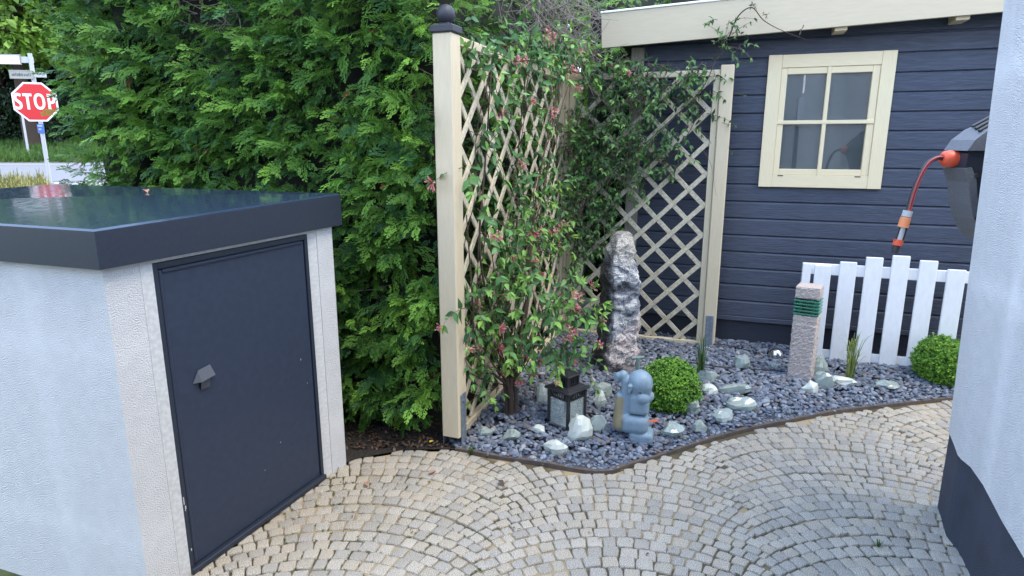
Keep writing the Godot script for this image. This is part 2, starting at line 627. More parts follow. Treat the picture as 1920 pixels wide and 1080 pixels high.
func paving() -> void:
	var forms := []
	for k in 10:
		forms.append(cobble_mesh())
	var lane := 1.05
	var r := lane * 0.74
	var step := 0.0635
	var ax := Vector2(0.994, 0.11)     # across the lanes
	var al := Vector2(0.11, -0.994)    # away along them
	var all := []
	for c in range(-3, 5):
		for k in range(-42, 82):
			var wob := rf(-0.006, 0.006)
			var a := -asin(lane * 0.5 / r) + rf(0.0, 0.03)
			var amax := asin(lane * 0.5 / r)
			while a < amax:
				var w := rf(0.050, 0.072) * (1.0 if absf(a) < 0.5 else 0.9)
				if a + w / r > amax + 0.03:
					w = maxf((amax - a) * r, 0.03)
				var mid := a + w * 0.5 / r
				var q := ax * (-0.86 + lane * c + r * sin(mid)) + al * (k * step + r * cos(mid) - r + wob)
				var d := step * cos(mid)
				a += w / r
				if not Geometry2D.is_point_in_polygon(q, paved) or q.y > 0.4:
					continue
				var out := Geometry2D.offset_polygon(paved, -0.018)[0] if false else paved
				var near_edge := 9.0
				for i in edge.size() - 1:
					near_edge = minf(near_edge, (Geometry2D.get_closest_point_to_segment(q, Vector2(edge[i].x, edge[i].z), Vector2(edge[i + 1].x, edge[i + 1].z)) - q).length())
				if near_edge < 0.028:
					continue
				var dir := ax * cos(mid) - al * sin(mid)
				var y := noise.get_noise_2d(q.x * 1.7, q.y * 1.7) * 0.006 + rf(-0.003, 0.003)
				var b := Basis(Vector3(dir.x, 0, dir.y) * (w - rf(0.001, 0.006)), Vector3(rf(-0.03, 0.03), 1, rf(-0.03, 0.03)) * 0.05, Vector3(-dir.y, 0, dir.x) * (d - rf(0.001, 0.005)))
				b = b.rotated(Vector3.UP, rf(-0.07, 0.07))
				all.append([Transform3D(b, Vector3(q.x, y, q.y)), rng.randi_range(0, 9), rng.randi_range(0, 5)])
	# the three hundred that show largest are pieces of their own
	var ranked := []
	for s in all:
		var e := seen_at(s[0].origin)
		if e.x > -0.02 and e.x < 1.02 and e.y < 1.03:
			ranked.append([e.z, s])
	ranked.sort_custom(func(p, q): return p[0] < q[0])
	var pave := Node3D.new()
	pave.name = "paving"
	pave.set_meta("kind", "structure")
	add_child(pave)
	var own := {}
	for i in mini(300, ranked.size()):
		var s = ranked[i][1]
		own[s] = true
		part("cobble", forms[s[1]], M["granite_%d" % s[2]], pave, s[0])
	var tints := COBBLE_TINTS.map(func(t): return Color(t.x, t.y, t.z))
	for f in 10:
		var xf := []
		var cols := []
		for s in all:
			if s[1] == f and not own.has(s):
				xf.append(s[0])
				cols.append(tints[s[2]])
		many("far_cobbles", forms[f], M.granite, xf, cols, pave)
	# moss in the joints of the damp corner by the bin store
	var moss := clump_mesh(14, 0.55)
	var mx := []
	var mc := []
	for s in all:
		var o: Vector3 = s[0].origin
		var damp := noise.get_noise_2d(o.x * 1.6 + 3.0, o.z * 1.6) + (0.25 if o.x < -0.1 else -0.25)
		if damp > 0.12 and rng.randf() < 0.55:
			var b: Basis = s[0].basis
			for k in rng.randi_range(1, 3):
				var side: Vector3 = [b.x, -b.x, b.z, -b.z][rng.randi_range(0, 3)] * 0.5
				var along: Vector3 = (b.z if absf(side.normalized().dot(b.x.normalized())) > 0.7 else b.x) * rf(-0.5, 0.5)
				mx.append(Transform3D(Basis(Vector3.UP, rf(0, TAU)).scaled_local(Vector3(rf(0.008, 0.016), 0.007, rf(0.008, 0.016))), o + side + along - Vector3.UP * 0.003))
				var c := Vector3(0.07, 0.085, 0.025).lerp(Vector3(0.10, 0.16, 0.03), rng.randf() * rng.randf())
				mc.append(Color(c.x, c.y, c.z))
	many("joint_moss", moss, M.leafy, mx, mc, pave)
	# the edging strip between slate and paving
	var g := Geo.new()
	var w := 0.011
	for i in edge.size() - 1:
		var a: Vector3 = edge[i]
		var b: Vector3 = edge[i + 1]
		var na := (edge[mini(i + 1, edge.size() - 1)] - edge[maxi(i - 1, 0)] as Vector3).normalized().cross(Vector3.UP) * w
		var nb := (edge[mini(i + 2, edge.size() - 1)] - edge[i] as Vector3).normalized().cross(Vector3.UP) * w
		var ya := 0.013 + 0.006 * noise.get_noise_2d(a.x * 3, a.z * 3)
		var yb := 0.013 + 0.006 * noise.get_noise_2d(b.x * 3, b.z * 3)
		var up := Vector3.UP
		g.face([a + na + up * ya, b + nb + up * yb, b - nb + up * yb, a - na + up * ya])
		g.face([a + na - up * 0.05, b + nb - up * 0.05, b + nb + up * yb, a + na + up * ya])
		g.face([b - nb - up * 0.05, a - na - up * 0.05, a - na + up * ya, b - nb + up * yb])
	single("bed_edging", "thin brown edging strip curving between the slate bed and the cobbles", "garden edging", g.mesh(), M.edging)

# ---------------------------------------------------------------- bin enclosure
func bin_enclosure() -> void:
	var k0 := Vector3(-1.240, 0, -1.900)
	var fx := Vector3(0.386, 0, -0.9225)           # along the door front, away from the viewer
	var lx := -E1                                   # along the near wall, to the left
	var b := thing("bin_enclosure", "low white roughcast bin store with dark metal roof and door", "bin store")
	var d_in := E1 * -1.0
	var h := 1.176
	# near wall, front piers and lintel, back and far walls
	var g := Geo.new()
	wall_slab(g, k0, k0 + lx * 1.75, 0.12, -0.05, h)
	part("wall", g.mesh(), M.plaster, b)
	var fn := Vector3(0.9225, 0, 0.386)
	g = Geo.new()
	wall_slab(g, k0 + fx * 0.166, k0 - fn * 0.0 + fx * 0.121, 0.06, -0.05, h)  # a smooth strip beside the door
	part("wall_margin", g.mesh(), M.plaster_smooth, b, at(fn * 0.0015))
	g = Geo.new()
	wall_slab(g, k0 + fx * 0.121, k0, 0.10, -0.05, h)
	part("wall", g.mesh(), M.plaster, b)
	g = Geo.new()
	wall_slab(g, k0 + fx * 0.917, k0 + fx * 0.166, 0.07, 1.163, h)
	part("lintel", g.mesh(), M.plaster_smooth, b)
	g = Geo.new()
	var pier := [k0 + fx * 0.917, k0 + fx * 0.972 + fn * 0.006, k0 + fx * 1.075 + fn * 0.006, k0 + fx * 1.10 - fn * 0.012, k0 + fx * 1.105 - fn * 0.16, k0 + fx * 0.917 - fn * 0.16]
	extrude(g, [pier[1], pier[2], pier[3], pier[4], pier[5] + fx * 0.055], -0.05, h)
	part("wall", g.mesh(), M.plaster, b)
	g = Geo.new()
	extrude(g, [k0 + fx * 0.917 - fn * 0.012, k0 + fx * 0.9715 + fn * 0.003, k0 + fx * 0.9715 - fn * 0.16, k0 + fx * 0.917 - fn * 0.16], -0.05, h)
	part("door_reveal", g.mesh(), M.plaster_smooth, b)
	g = Geo.new()
	wall_slab(g, k0 + fx * 1.095 + lx * 1.75, k0 + fx * 1.095 + lx * 0.06, 0.1, -0.05, h)
	part("wall", g.mesh(), M.plaster, b)
	g = Geo.new()
	wall_slab(g, k0 + lx * 1.75, k0 + lx * 1.75 + fx * 1.095, 0.1, -0.05, h)
	part("wall", g.mesh(), M.plaster, b)
	# roof: a dark sheet folded from a flat pyramid over a deep fascia
	var o := 0.028
	var lo := 1.178
	var c := [k0 - lx * o - fx * o, k0 - lx * o + fx * 1.125, k0 + lx * 1.80 + fx * 1.125, k0 + lx * 1.80 - fx * o]
	var top := [1.299, 1.322, 1.325, 1.302]
	g = Geo.new()
	for i in 4:
		var p: Vector3 = c[i]
		var q: Vector3 = c[(i + 1) % 4]
		var yp: float = top[i]
		var yq: float = top[(i + 1) % 4]
		g.face([p + Vector3.UP * lo, q + Vector3.UP * lo, q + Vector3.UP * (yq - 0.006), p + Vector3.UP * (yp - 0.006)])
	g.face([c[3] + Vector3.UP * lo, c[2] + Vector3.UP * lo, c[1] + Vector3.UP * lo, c[0] + Vector3.UP * lo])
	part("fascia", g.mesh(), M.anthracite, b)
	g = Geo.new()
	var mid: Vector3 = (c[0] + c[1] + c[2] + c[3]) * 0.25 + Vector3.UP * 1.326
	for i in 4:
		var p: Vector3 = c[i]
		var q: Vector3 = c[(i + 1) % 4]
		var ip: Vector3 = p.lerp(Vector3(mid.x, 0, mid.z), 0.012)
		var iq: Vector3 = q.lerp(Vector3(mid.x, 0, mid.z), 0.012)
		var up := Vector3.UP
		g.face([p + up * (top[i] - 0.006), q + up * (top[(i + 1) % 4] - 0.006), iq + up * top[(i + 1) % 4], ip + up * top[i]])
		g.face([ip + up * top[i], iq + up * top[(i + 1) % 4], mid])
	part("roof", g.mesh(), M.roof_sheet, b)
	# door
	var rot := Basis(fx, Vector3.UP, Vector3(fx.z, 0, -fx.x) * -1.0)   # x along the front, z outwards
	rot = Basis(fx, Vector3.UP, fx.cross(Vector3.UP))
	var dn := rot.z                                  # outwards, towards the courtyard
	var o0 := k0 + fx * 0.166
	g = Geo.new()
	for s in [[0.0095, 0.5915, 0.019, 1.141], [0.7415, 0.5915, 0.019, 1.141]]:
		g.box(at(Vector3(s[0], s[1], -0.018)), Vector3(s[2], s[3], 0.04), 0.002)
	g.box(at(Vector3(0.3755, 1.151, -0.018)), Vector3(0.713, 0.022, 0.04), 0.002)
	g.box(at(Vector3(0.3755, 0.0155, -0.010)), Vector3(0.75, 0.022, 0.05), 0.002)
	part("door_frame", g.mesh(), M.anthracite, b, Transform3D(rot, o0))
	g = Geo.new()
	g.box(at(Vector3(0.3755, 0.583, -0.020)), Vector3(0.709, 1.11, 0.03), 0.003)
	# the rim that the sheet is folded round
	g.box(at(Vector3(0.0275, 0.583, -0.002)), Vector3(0.012, 1.10, 0.008), 0.003)
	g.box(at(Vector3(0.3755, 1.130, -0.002)), Vector3(0.68, 0.012, 0.008), 0.003)
	var door := part("door", g.mesh(), M.door_metal, b, Transform3D(rot, o0))
	for q in [[0.006, 0.30, 0.004, 0.030], [0.010, 0.272, 0.005, 0.014], [0.008, 0.262, 0.003, 0.006], [0.012, 0.10, 0.004, 0.010], [0.50, 0.30, 0.004, 0.004], [0.66, 0.62, 0.003, 0.008], [0.40, 0.22, 0.003, 0.003], [0.69, 0.50, 0.002, 0.006]]:
		g = Geo.new()
		g.box(at(Vector3(q[0], q[1], 0.0022 if q[0] < 0.02 else -0.0047)), Vector3(q[2], q[3], 0.0006))
		part("paint_chip", g.mesh(), M.grey_plastic, door)
	# a pressed flap over a short tab
	g = Geo.new()
	var hc := Vector3(0.150, 0.728, -0.005)
	var lo_l := hc + Vector3(-0.046, -0.020, 0.002)
	var lo_r := hc + Vector3(0.050, -0.008, 0.002)
	var out_l := hc + Vector3(-0.026, -0.018, 0.024)
	var out_r := hc + Vector3(0.036, -0.010, 0.024)
	var up_l := hc + Vector3(-0.020, 0.022, 0.003)
	var up_r := hc + Vector3(0.034, 0.028, 0.003)
	g.face([lo_l, lo_r, out_r, out_l])
	g.face([out_l, out_r, up_r, up_l])
	g.face([lo_l, out_l, up_l])
	g.face([out_r, lo_r, up_r])
	g.box(Transform3D(Basis(Vector3.RIGHT, 0.2), hc + Vector3(0.002, -0.034, 0.008)), Vector3(0.040, 0.040, 0.006), 0.003)
	part("door_handle", g.mesh(), M.handle_metal, door)

func extrude(g: Geo, pts: Array, y0: float, y1: float) -> void:   # plan outline in either order
	var area := 0.0
	for i in pts.size():
		var p: Vector3 = pts[i]
		var q: Vector3 = pts[(i + 1) % pts.size()]
		area += p.x * q.z - q.x * p.z
	var a := pts.duplicate()
	if area < 0:
		a.reverse()
	# seen from above x right, z down: clockwise there is counter-clockwise round +y
	for i in a.size():
		var p: Vector3 = a[i]
		var q: Vector3 = a[(i + 1) % a.size()]
		g.face([Vector3(q.x, y0, q.z), Vector3(p.x, y0, p.z), Vector3(p.x, y1, p.z), Vector3(q.x, y1, q.z)])
	var topf := []
	var bot := []
	for p in a:
		bot.append(Vector3(p.x, y0, p.z))
	for i in a.size():
		topf.append(Vector3(a[a.size() - 1 - i].x, y1, a[a.size() - 1 - i].z))
	g.face(topf)
	g.face(bot)

func wall_slab(g: Geo, a: Vector3, b: Vector3, thick: float, y0: float, y1: float) -> void:   # the seen face runs a to b; the body lies to its right seen from above
	var d := (b - a).normalized()
	var n := d.cross(Vector3.UP) * thick
	extrude(g, [a, b, b + n, a + n], y0, y1)

# ---------------------------------------------------------------- the house on the right
func house() -> void:
	var plan := [Vector3(4.9, 0, -1.44), Vector3(1.872, 0, -2.520), Vector3(1.853, 0, -2.505), Vector3(1.800, 0, -2.395), Vector3(1.752, 0, -2.300), Vector3(1.742, 0, -2.265), Vector3(1.736, 0, -2.205), Vector3(1.690, 0, -2.075), Vector3(1.590, 0, -1.85), Vector3(1.45, 0, -1.50), Vector3(0.92, 0, -0.02), Vector3(0.55, 0, 1.02), Vector3(-0.15, 0, 3.0), Vector3(-3.6, 0, 1.78), Vector3(-4.6, 0, 4.6), Vector3(3.2, 0, 7.4)]
	var h := thing("house", "house corner in rough pale plaster above a dark grey plinth", "house")
	var g := Geo.new()
	var out := []
	var cen := Vector3(2.5, 0, 0)
	for i in plan.size():
		var p: Vector3 = plan[i]
		var d := ((plan[(i + 1) % plan.size()] - plan[i - 1]) as Vector3).normalized()
		var n := d.cross(Vector3.UP)
		if n.dot(p - cen) < 0:
			n = -n
		out.append(p + n * 0.004)
	extrude_long(g, out, 0.352, 2.3)
	for i in g.v.size():   # the old wall leans a little over the yard
		g.v[i] += Vector3(-0.040, 0, -0.012) * (g.v[i].y - 0.352) / 1.5
	part("plaster_wall", g.mesh(), M.plaster_house, h)
	g = Geo.new()
	extrude_long(g, plan, -0.1, 0.349)
	part("plinth", g.mesh(), M.plinth, h)
	g = Geo.new()
	extrude(g, [Vector3(-0.12, 0, 3.03), Vector3(-3.6, 0, 1.80), Vector3(-4.0, 0, 2.9), Vector3(-0.5, 0, 4.1)], 2.28, 3.4)
	extrude(g, [Vector3(0.62, 0, 1.0), Vector3(-0.08, 0, 2.99), Vector3(0.5, 0, 3.2), Vector3(1.2, 0, 1.2)], 2.28, 3.4)
	part("upper_wall", g.mesh(), M.plaster_house, h)
	# things on the wall beside the viewer, which the shed window mirrors
	g = Geo.new()
	var wd := Vector3(-0.334, 0, 0.9425)
	var wn := Vector3(-0.9425, 0, -0.334)
	var w0 := Vector3(0.45, 0, 1.3) + wn * 0.02
	g.box(Transform3D(Basis(wd, Vector3.UP, wd.cross(Vector3.UP)), w0 + wn * 0.05 + Vector3.UP * 2.0), Vector3(0.3, 0.42, 0.1), 0.01)
	part("meter_box", g.mesh(), M.white_paint, h)
	g = Geo.new()
	g.tube([Vector3(0.20, 0.3, 2.0) + wn * 0.06, Vector3(0.20, 2.25, 2.0) + wn * 0.06], 0.035, 0.035, 10)
	part("downpipe", g.mesh(true), M.cable, h)
	g = Geo.new()
	var dr := Basis(-E1, Vector3.UP, -E1.cross(Vector3.UP))
	g.box(Transform3D(dr, Vector3(-0.15, 0, 3.0) - E1 * 0.75 - NS * 0.03 + Vector3.UP * 1.05), Vector3(0.95, 2.1, 0.06), 0.005)
	part("door", g.mesh(), M.anthracite, h)
	g = Geo.new()
	g.box(Transform3D(dr, Vector3(-0.15, 0, 3.0) - E1 * 2.2 - NS * 0.03 + Vector3.UP * 1.5), Vector3(1.0, 1.1, 0.06), 0.005)
	part("window", g.mesh(), M.white_paint, h)

func extrude_long(g: Geo, pts: Array, y0: float, y1: float) -> void:
	for i in pts.size():
		var p: Vector3 = pts[i]
		var q: Vector3 = pts[(i + 1) % pts.size()]
		g.face([Vector3(p.x, y0, p.z), Vector3(q.x, y0, q.z), Vector3(q.x, y1, q.z), Vector3(p.x, y1, p.z)])
	var poly := PackedVector2Array()
	for p in pts:
		poly.append(Vector2(p.x, p.z))
	var k := Geometry2D.triangulate_polygon(poly)
	for y in [y1, y0]:
		for i in range(0, k.size(), 3):
			g.face([Vector3(poly[k[i]].x, y, poly[k[i]].y), Vector3(poly[k[i + 1]].x, y, poly[k[i + 1]].y), Vector3(poly[k[i + 2]].x, y, poly[k[i + 2]].y)])

# ---------------------------------------------------------------- shed
func shed() -> void:
	var s := thing("garden_shed", "dark blue boarded garden shed with cream fascia and cream window", "shed", Vector3(1.65, 0, -4.78), ROT)
	var x0 := -0.80
	var x1 := 2.3
	var wl := 0.20
	var wr := 0.905
	var wb := 1.275
	var wt := 2.095
	# boards: each laps the one below; those beside the window are in two lengths
	var y := 0.245
	var k := 0
	while y < 2.30:
		var hgt := 0.1255
		var spans := [[x0, x1]]
		if y + hgt > wb + 0.01 and y < wt - 0.01:
			spans = [[x0, wl], [wr, x1]]
		for sp in spans:
			var g := Geo.new()
			var prof := PackedVector2Array([Vector2(-0.022, y), Vector2(-0.004, y), Vector2(0.0, y + 0.004), Vector2(0.0, y + hgt - 0.018), Vector2(-0.006, y + hgt - 0.007), Vector2(-0.016, y + hgt - 0.006), Vector2(-0.016, y + hgt), Vector2(-0.022, y + hgt)])
			# profile is (z, y); swept along x
			var t := Transform3D(Basis(Vector3(0, 0, 1), Vector3(0, 1, 0), Vector3(-1, 0, 0)), Vector3(0, 0, rf(-0.001, 0.001)))
			g.prism(prof, -sp[1], -sp[0], t)
			part("board", g.mesh(), M.navy_wood, s)
		y += hgt
		k += 1
	var g := Geo.new()
	g.box(at(Vector3((x0 + x1) / 2, 0.226, -0.006)), Vector3(x1 - x0, 0.036, 0.03), 0.003)
	part("drip_board", g.mesh(), M.navy_wood, s)
	g = Geo.new()
	g.box(at(Vector3((x0 + x1) / 2, 0.118, -0.034)), Vector3(x1 - x0, 0.178, 0.03))
	part("skirting", g.mesh(), M.navy_dark, s)
	g = Geo.new()
	g.box(at(Vector3((x0 + x1) / 2, -0.03, -1.2)), Vector3(x1 - x0 + 0.1, 0.115, 2.46), 0.005)
	part("base_slab", g.mesh(), M.concrete, s)
	# inner walls, with the opening
	g = Geo.new()
	var zc := -0.045
	g.box(at(Vector3((x0 + wl) / 2, 1.25, zc)), Vector3(wl - x0, 2.1, 0.04))
	g.box(at(Vector3((x1 + wr) / 2, 1.25, zc)), Vector3(x1 - wr, 2.1, 0.04))
	g.box(at(Vector3((wl + wr) / 2, (0.2 + wb) / 2, zc)), Vector3(wr - wl, wb - 0.2, 0.04))
	g.box(at(Vector3((wl + wr) / 2, (2.3 + wt) / 2, zc)), Vector3(wr - wl, 2.3 - wt, 0.04))
	g.box(at(Vector3(x0 + 0.02, 1.2, -1.2)), Vector3(0.04, 2.2, 2.27))
	g.box(at(Vector3(x1 - 0.02, 1.2, -1.2)), Vector3(0.04, 2.2, 2.27))
	g.box(at(Vector3((x0 + x1) / 2, 1.2, -2.36)), Vector3(x1 - x0, 2.2, 0.04))
	part("inner_wall", g.mesh(), M.navy_dark, s)
	g = Geo.new()
	g.box(at(Vector3(x0 + 0.045, 1.18, 0.008)), Vector3(0.095, 2.1, 0.022), 0.003)
	part("corner_trim", g.mesh(), M.trim_old, s)
	# roof: its front edge climbs a little to the right
	var rise := 0.0395
	var yl := 2.211
	var tilt := Basis(Vector3(1, rise, 0).normalized(), Vector3(-rise, 1, 0).normalized(), Vector3(0, 0, 1))
	var fo := Vector3(-0.985, yl, 0.205)
	g = Geo.new()
	g.box(at(Vector3(1.85, 0.1165, 0)), Vector3(3.7, 0.233, 0.028), 0.002)
	part("fascia", g.mesh(), M.fascia_paint, s, Transform3D(tilt, fo))
	g = Geo.new()
	g.box(at(Vector3(1.85, 0.241, 0.0)), Vector3(3.71, 0.014, 0.045), 0.003)
	part("roof_trim", g.mesh(), M.white_paint, s, Transform3D(tilt, fo))
	g = Geo.new()
	g.box(at(Vector3(1.85, 0.15, -1.37)), Vector3(3.66, 0.10, 2.70))
	part("roof", g.mesh(), M.felt, s, Transform3D(tilt, fo))
	for x in [0.575, 1.245, 1.9]:
		g = Geo.new()
		g.box(Transform3D(tilt, Vector3(x, yl + (x + 0.985) * rise + 0.004, 0.10)), Vector3(0.075, 0.05, 0.17), 0.003)
		part("rafter_end", g.mesh(), M.cream, s)
	# window
	var w := Node3D.new()
	w.name = "window"
	s.add_child(w)
	var z0 := 0.014
	for r in [[0.158, 0.247, 1.232, 2.137], [0.860, 0.946, 1.232, 2.137]]:
		g = Geo.new()
		g.box(at(Vector3((r[0] + r[1]) / 2, (r[2] + r[3]) / 2, z0)), Vector3(r[1] - r[0], r[3] - r[2], 0.028), 0.002)
		part("casing_board", g.mesh(), M.window_cream, w)
	for r in [[0.2475, 0.8595, 2.050, 2.136], [0.2475, 0.8595, 1.233, 1.319]]:
		g = Geo.new()
		g.box(at(Vector3((r[0] + r[1]) / 2, (r[2] + r[3]) / 2, z0 - 0.001)), Vector3(r[1] - r[0], r[3] - r[2], 0.028), 0.002)
		part("casing_board", g.mesh(), M.window_cream_flat, w)
	for r in [[0.2475, 0.288, 1.3195, 2.0495, 0], [0.814, 0.8595, 1.3195, 2.0495, 0], [0.288, 0.814, 2.006, 2.0495, 1], [0.288, 0.814, 1.3195, 1.361, 1]]:
		g = Geo.new()
		g.box(at(Vector3((r[0] + r[1]) / 2, (r[2] + r[3]) / 2, 0.002)), Vector3(r[1] - r[0], r[3] - r[2], 0.034), 0.003)
		part("sash_rail", g.mesh(), M.window_cream_flat if r[4] else M.window_cream, w)
	g = Geo.new()
	g.box(at(Vector3(0.5505, 1.682, 0.012)), Vector3(0.026, 0.735, 0.030), 0.003)
	part("glazing_bar", g.mesh(), M.window_cream, w)
	g = Geo.new()
	g.box(at(Vector3(0.551, 1.683, 0.0135)), Vector3(0.614, 0.026, 0.031), 0.003)
	part("glazing_bar", g.mesh(), M.window_cream_flat, w)
	for xx in [0.300, 0.795]:
		g = Geo.new()
		g.box(at(Vector3(xx, 1.314, 0.0285)), Vector3(0.036, 0.007, 0.002))
		part("drain_slot", g.mesh(), M.ink, w)
	for ix in 2:
		for iy in 2:
			g = Geo.new()
			for zz in [-0.004, -0.018]:
				g.box(at(Vector3(0.288 + 0.263 * (ix + 0.5), 1.361 + 0.3225 * (iy + 0.5), zz)), Vector3(0.263, 0.3225, 0.003))
			part("pane", g.mesh(), M.pane_glass, w)

# ---------------------------------------------------------------- trellises
func post(called: String, label: String, p: Vector3, wide: float, y0: float, top: float, cap: bool, bracket: Array) -> void:
	var t := thing(called, label, "trellis post", p, ROT, "cream posts that carry the trellis")
	var g := Geo.new()
	g.box(at(Vector3(0, (y0 + top) / 2, 0)), Vector3(wide, top - y0, wide), 0.006)
	part("post_timber", g.mesh(), M.post_cream, t)
	if cap:
		g = Geo.new()
		g.box(at(Vector3(0, top + 0.017, 0)), Vector3(wide + 0.016, 0.034, wide + 0.016), 0.005)
		g.box(at(Vector3(0, top + 0.040, 0)), Vector3(0.05, 0.014, 0.05), 0.004)
		part("cap_plate", g.mesh(), M.dark_cap, t)
		g = Geo.new()
		var prof := []
		for i in 15:
			var a := -PI / 2 + PI * i / 14
			prof.append(Vector2(maxf(cos(a) * 0.043, 0.0005), top + 0.083 + sin(a) * 0.043))
		g.lathe(prof, 24)
		part("ball_finial", g.mesh(true), M.dark_cap, t)
	for b in bracket:   # [where on the post, which way it faces, height]
		g = Geo.new()
		var sd: Vector3 = b[1]
		var rot := Basis(Vector3.UP.cross(sd), Vector3.UP, sd)
		g.box(Transform3D(rot, sd * (wide / 2 + 0.0035) + Vector3(0, b[2] / 2 - 0.02, 0)), Vector3(wide * 0.62, b[2], 0.005), 0.002)
		g.tube([sd * (wide / 2 + 0.004) + Vector3(0, b[2] - 0.06, 0), sd * (wide / 2 + 0.012) + Vector3(0, b[2] - 0.06, 0)], 0.008, 0.008, 8)
		part("post_bracket", g.mesh(), M.galvanised, t)

func lattice(called: String, label: String, origin: Vector3, rot: Basis, x0: float, x1: float, y0: float, y1: float) -> void:
	var t := thing(called, label, "trellis", origin, rot, "diamond trellis panels")
	var r := 0.042
	var g := Geo.new()
	for yy in [[y1 - r, y1], [y0, y0 + r]]:
		g = Geo.new()
		g.box(at(Vector3((x0 + x1) / 2, (yy[0] + yy[1]) / 2, 0)), Vector3(x1 - x0, r, 0.04), 0.003)
		part("rail", g.mesh(), M.cream_flat, t)
	for xx in [[x0, x0 + r], [x1 - r, x1]]:
		g = Geo.new()
		g.box(at(Vector3((xx[0] + xx[1]) / 2, (y0 + y1) / 2, 0)), Vector3(r, y1 - y0 - 2 * r - 0.002, 0.039), 0.003)
		part("stile", g.mesh(), M.cream, t)
	var ax := x0 + r
	var bx := x1 - r
	var ay := y0 + r
	var by := y1 - r
	var pitch := 0.222
	for sgn in [1.0, -1.0]:
		var c := -4.0 + (0.06 if sgn > 0 else 0.02)
		while c < 6.0:
			# the line y = ay + sgn * (x - ax) + c, cut to the frame
			var pts := []
			var xa := ax
			var xb := bx
			if sgn > 0:
				xa = maxf(ax, ax - c)
				xb = minf(bx, ax + (by - ay) - c)
			else:
				xa = maxf(ax, ax + c - (by - ay))
				xb = minf(bx, ax + c)
			c += pitch
			if xb - xa < 0.03:
				continue
			var cc := c - pitch
			var p := Vector3(xa, ay + sgn * (xa - ax) + cc, 0)
			var q := Vector3(xb, ay + sgn * (xb - ax) + cc, 0)
			var d := (q - p).normalized()
			g = Geo.new()
			var len := (q - p).length() + 0.004
			g.box(Transform3D(Basis(d, Vector3(0, 0, 1).cross(d), Vector3(0, 0, 1)), (p + q) / 2 + Vector3(0, 0, 0.0055 * sgn)), Vector3(len, 0.034, 0.0105), 0.002)
			part("slat", g.mesh(), M.cream_old, t)

func trellises() -> void:
	var dn := Vector3(0, 0, 1)
	post("trellis_post", "thick cream post with black ball finial at the hedge end", POST, 0.098, 0.055, 2.030, true, [[0, Vector3(1, 0, 0), 0.31], [0, Vector3(-1, 0, 0), 0.31]])
	post("trellis_post", "cream corner post where the two trellis panels meet behind the climbers", CORNER, 0.09, 0.0, 2.05, false, [])
	post("trellis_post", "cream end post of the trellis before the shed, without a finial", Vector3(1.500, 0, -4.675), 0.09, 0.0, 2.068, false, [[0, Vector3(0, 0, 1), 0.30]])
	# left panel: from the front post towards the shed; its seen face looks along E1
	lattice("diamond_trellis", "cream diamond trellis running back from the ball-topped post, under honeysuckle", POST, Basis(-E2, Vector3.UP, -E2.cross(Vector3.UP)), -2.03, -0.052, 0.025, 2.035)
	lattice("diamond_trellis", "cream diamond trellis parallel to the shed, behind the standing stone", CORNER, ROT, 0.048, 1.125, 0.02, 2.040)

# ---------------------------------------------------------------- hedge
func frond_mesh(n: int, wide: float) -> ArrayMesh:   # a flat scale-leaved spray one unit long, growing along y, facing z
	var g := Geo.new()
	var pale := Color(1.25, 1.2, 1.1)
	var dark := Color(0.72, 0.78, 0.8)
	var droop := rf(0.10, 0.26)
	var mid := func(t: float) -> Vector3: return Vector3(0.05 * sin(t * 4.0), t * (1.0 - 0.1 * t), -droop * t * t)
	var blade := func(a: Vector3, b: Vector3, w: float, ca: Color, cb: Color) -> void:
		var d := (b - a).normalized()
		var s := d.cross(Vector3(0, 0, 1)).normalized() * w
		var m := a.lerp(b, 0.72)
		var lift := Vector3(0, 0, w * 0.5)
		var i0 := g.vert(a - s * 0.5, ca)
		var i1 := g.vert(a + s * 0.5, ca)
		var i2 := g.vert(m + s * 0.9 + lift, cb)
		var i3 := g.vert(b, cb)
		var i4 := g.vert(m - s * 0.9 + lift, cb)
		g.tri(i0, i1, i2)
		g.tri(i0, i2, i4)
		g.tri(i4, i2, i3)
	for i in 4:
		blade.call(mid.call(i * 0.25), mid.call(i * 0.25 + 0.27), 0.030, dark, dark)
	for i in n:
		var t := 0.10 + 0.86 * i / (n - 1.0)
		var sd := 1.0 if i % 2 else -1.0
		var len := wide * (1.0 - 0.72 * t) * rf(0.8, 1.2) * minf(1.0, 0.55 + t * 2.0)
		var o: Vector3 = mid.call(t)
		var d := Vector3(sd * 0.62, 0.85, rf(-0.2, 0.12)).normalized()
		var e := o + d * len
		e.z -= len * len * 0.35
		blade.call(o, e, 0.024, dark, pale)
		var m := 4 if len > 0.22 else 2
		for k in m:
			var u := 0.28 + 0.6 * k / m
			var s2 := 1.0 if k % 2 else -1.0
			var q := o.lerp(e, u)
			var d2 := (d + Vector3(-d.y * sd, d.x * sd, 0) * 0.62 * s2 + Vector3(-sd * 0.25 if s2 < 0 else sd * 0.0, 0.1, rf(-0.15, 0.15))).normalized()
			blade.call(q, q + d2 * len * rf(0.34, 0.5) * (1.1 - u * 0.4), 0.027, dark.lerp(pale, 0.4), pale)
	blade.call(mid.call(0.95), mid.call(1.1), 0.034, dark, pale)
	return g.mesh()

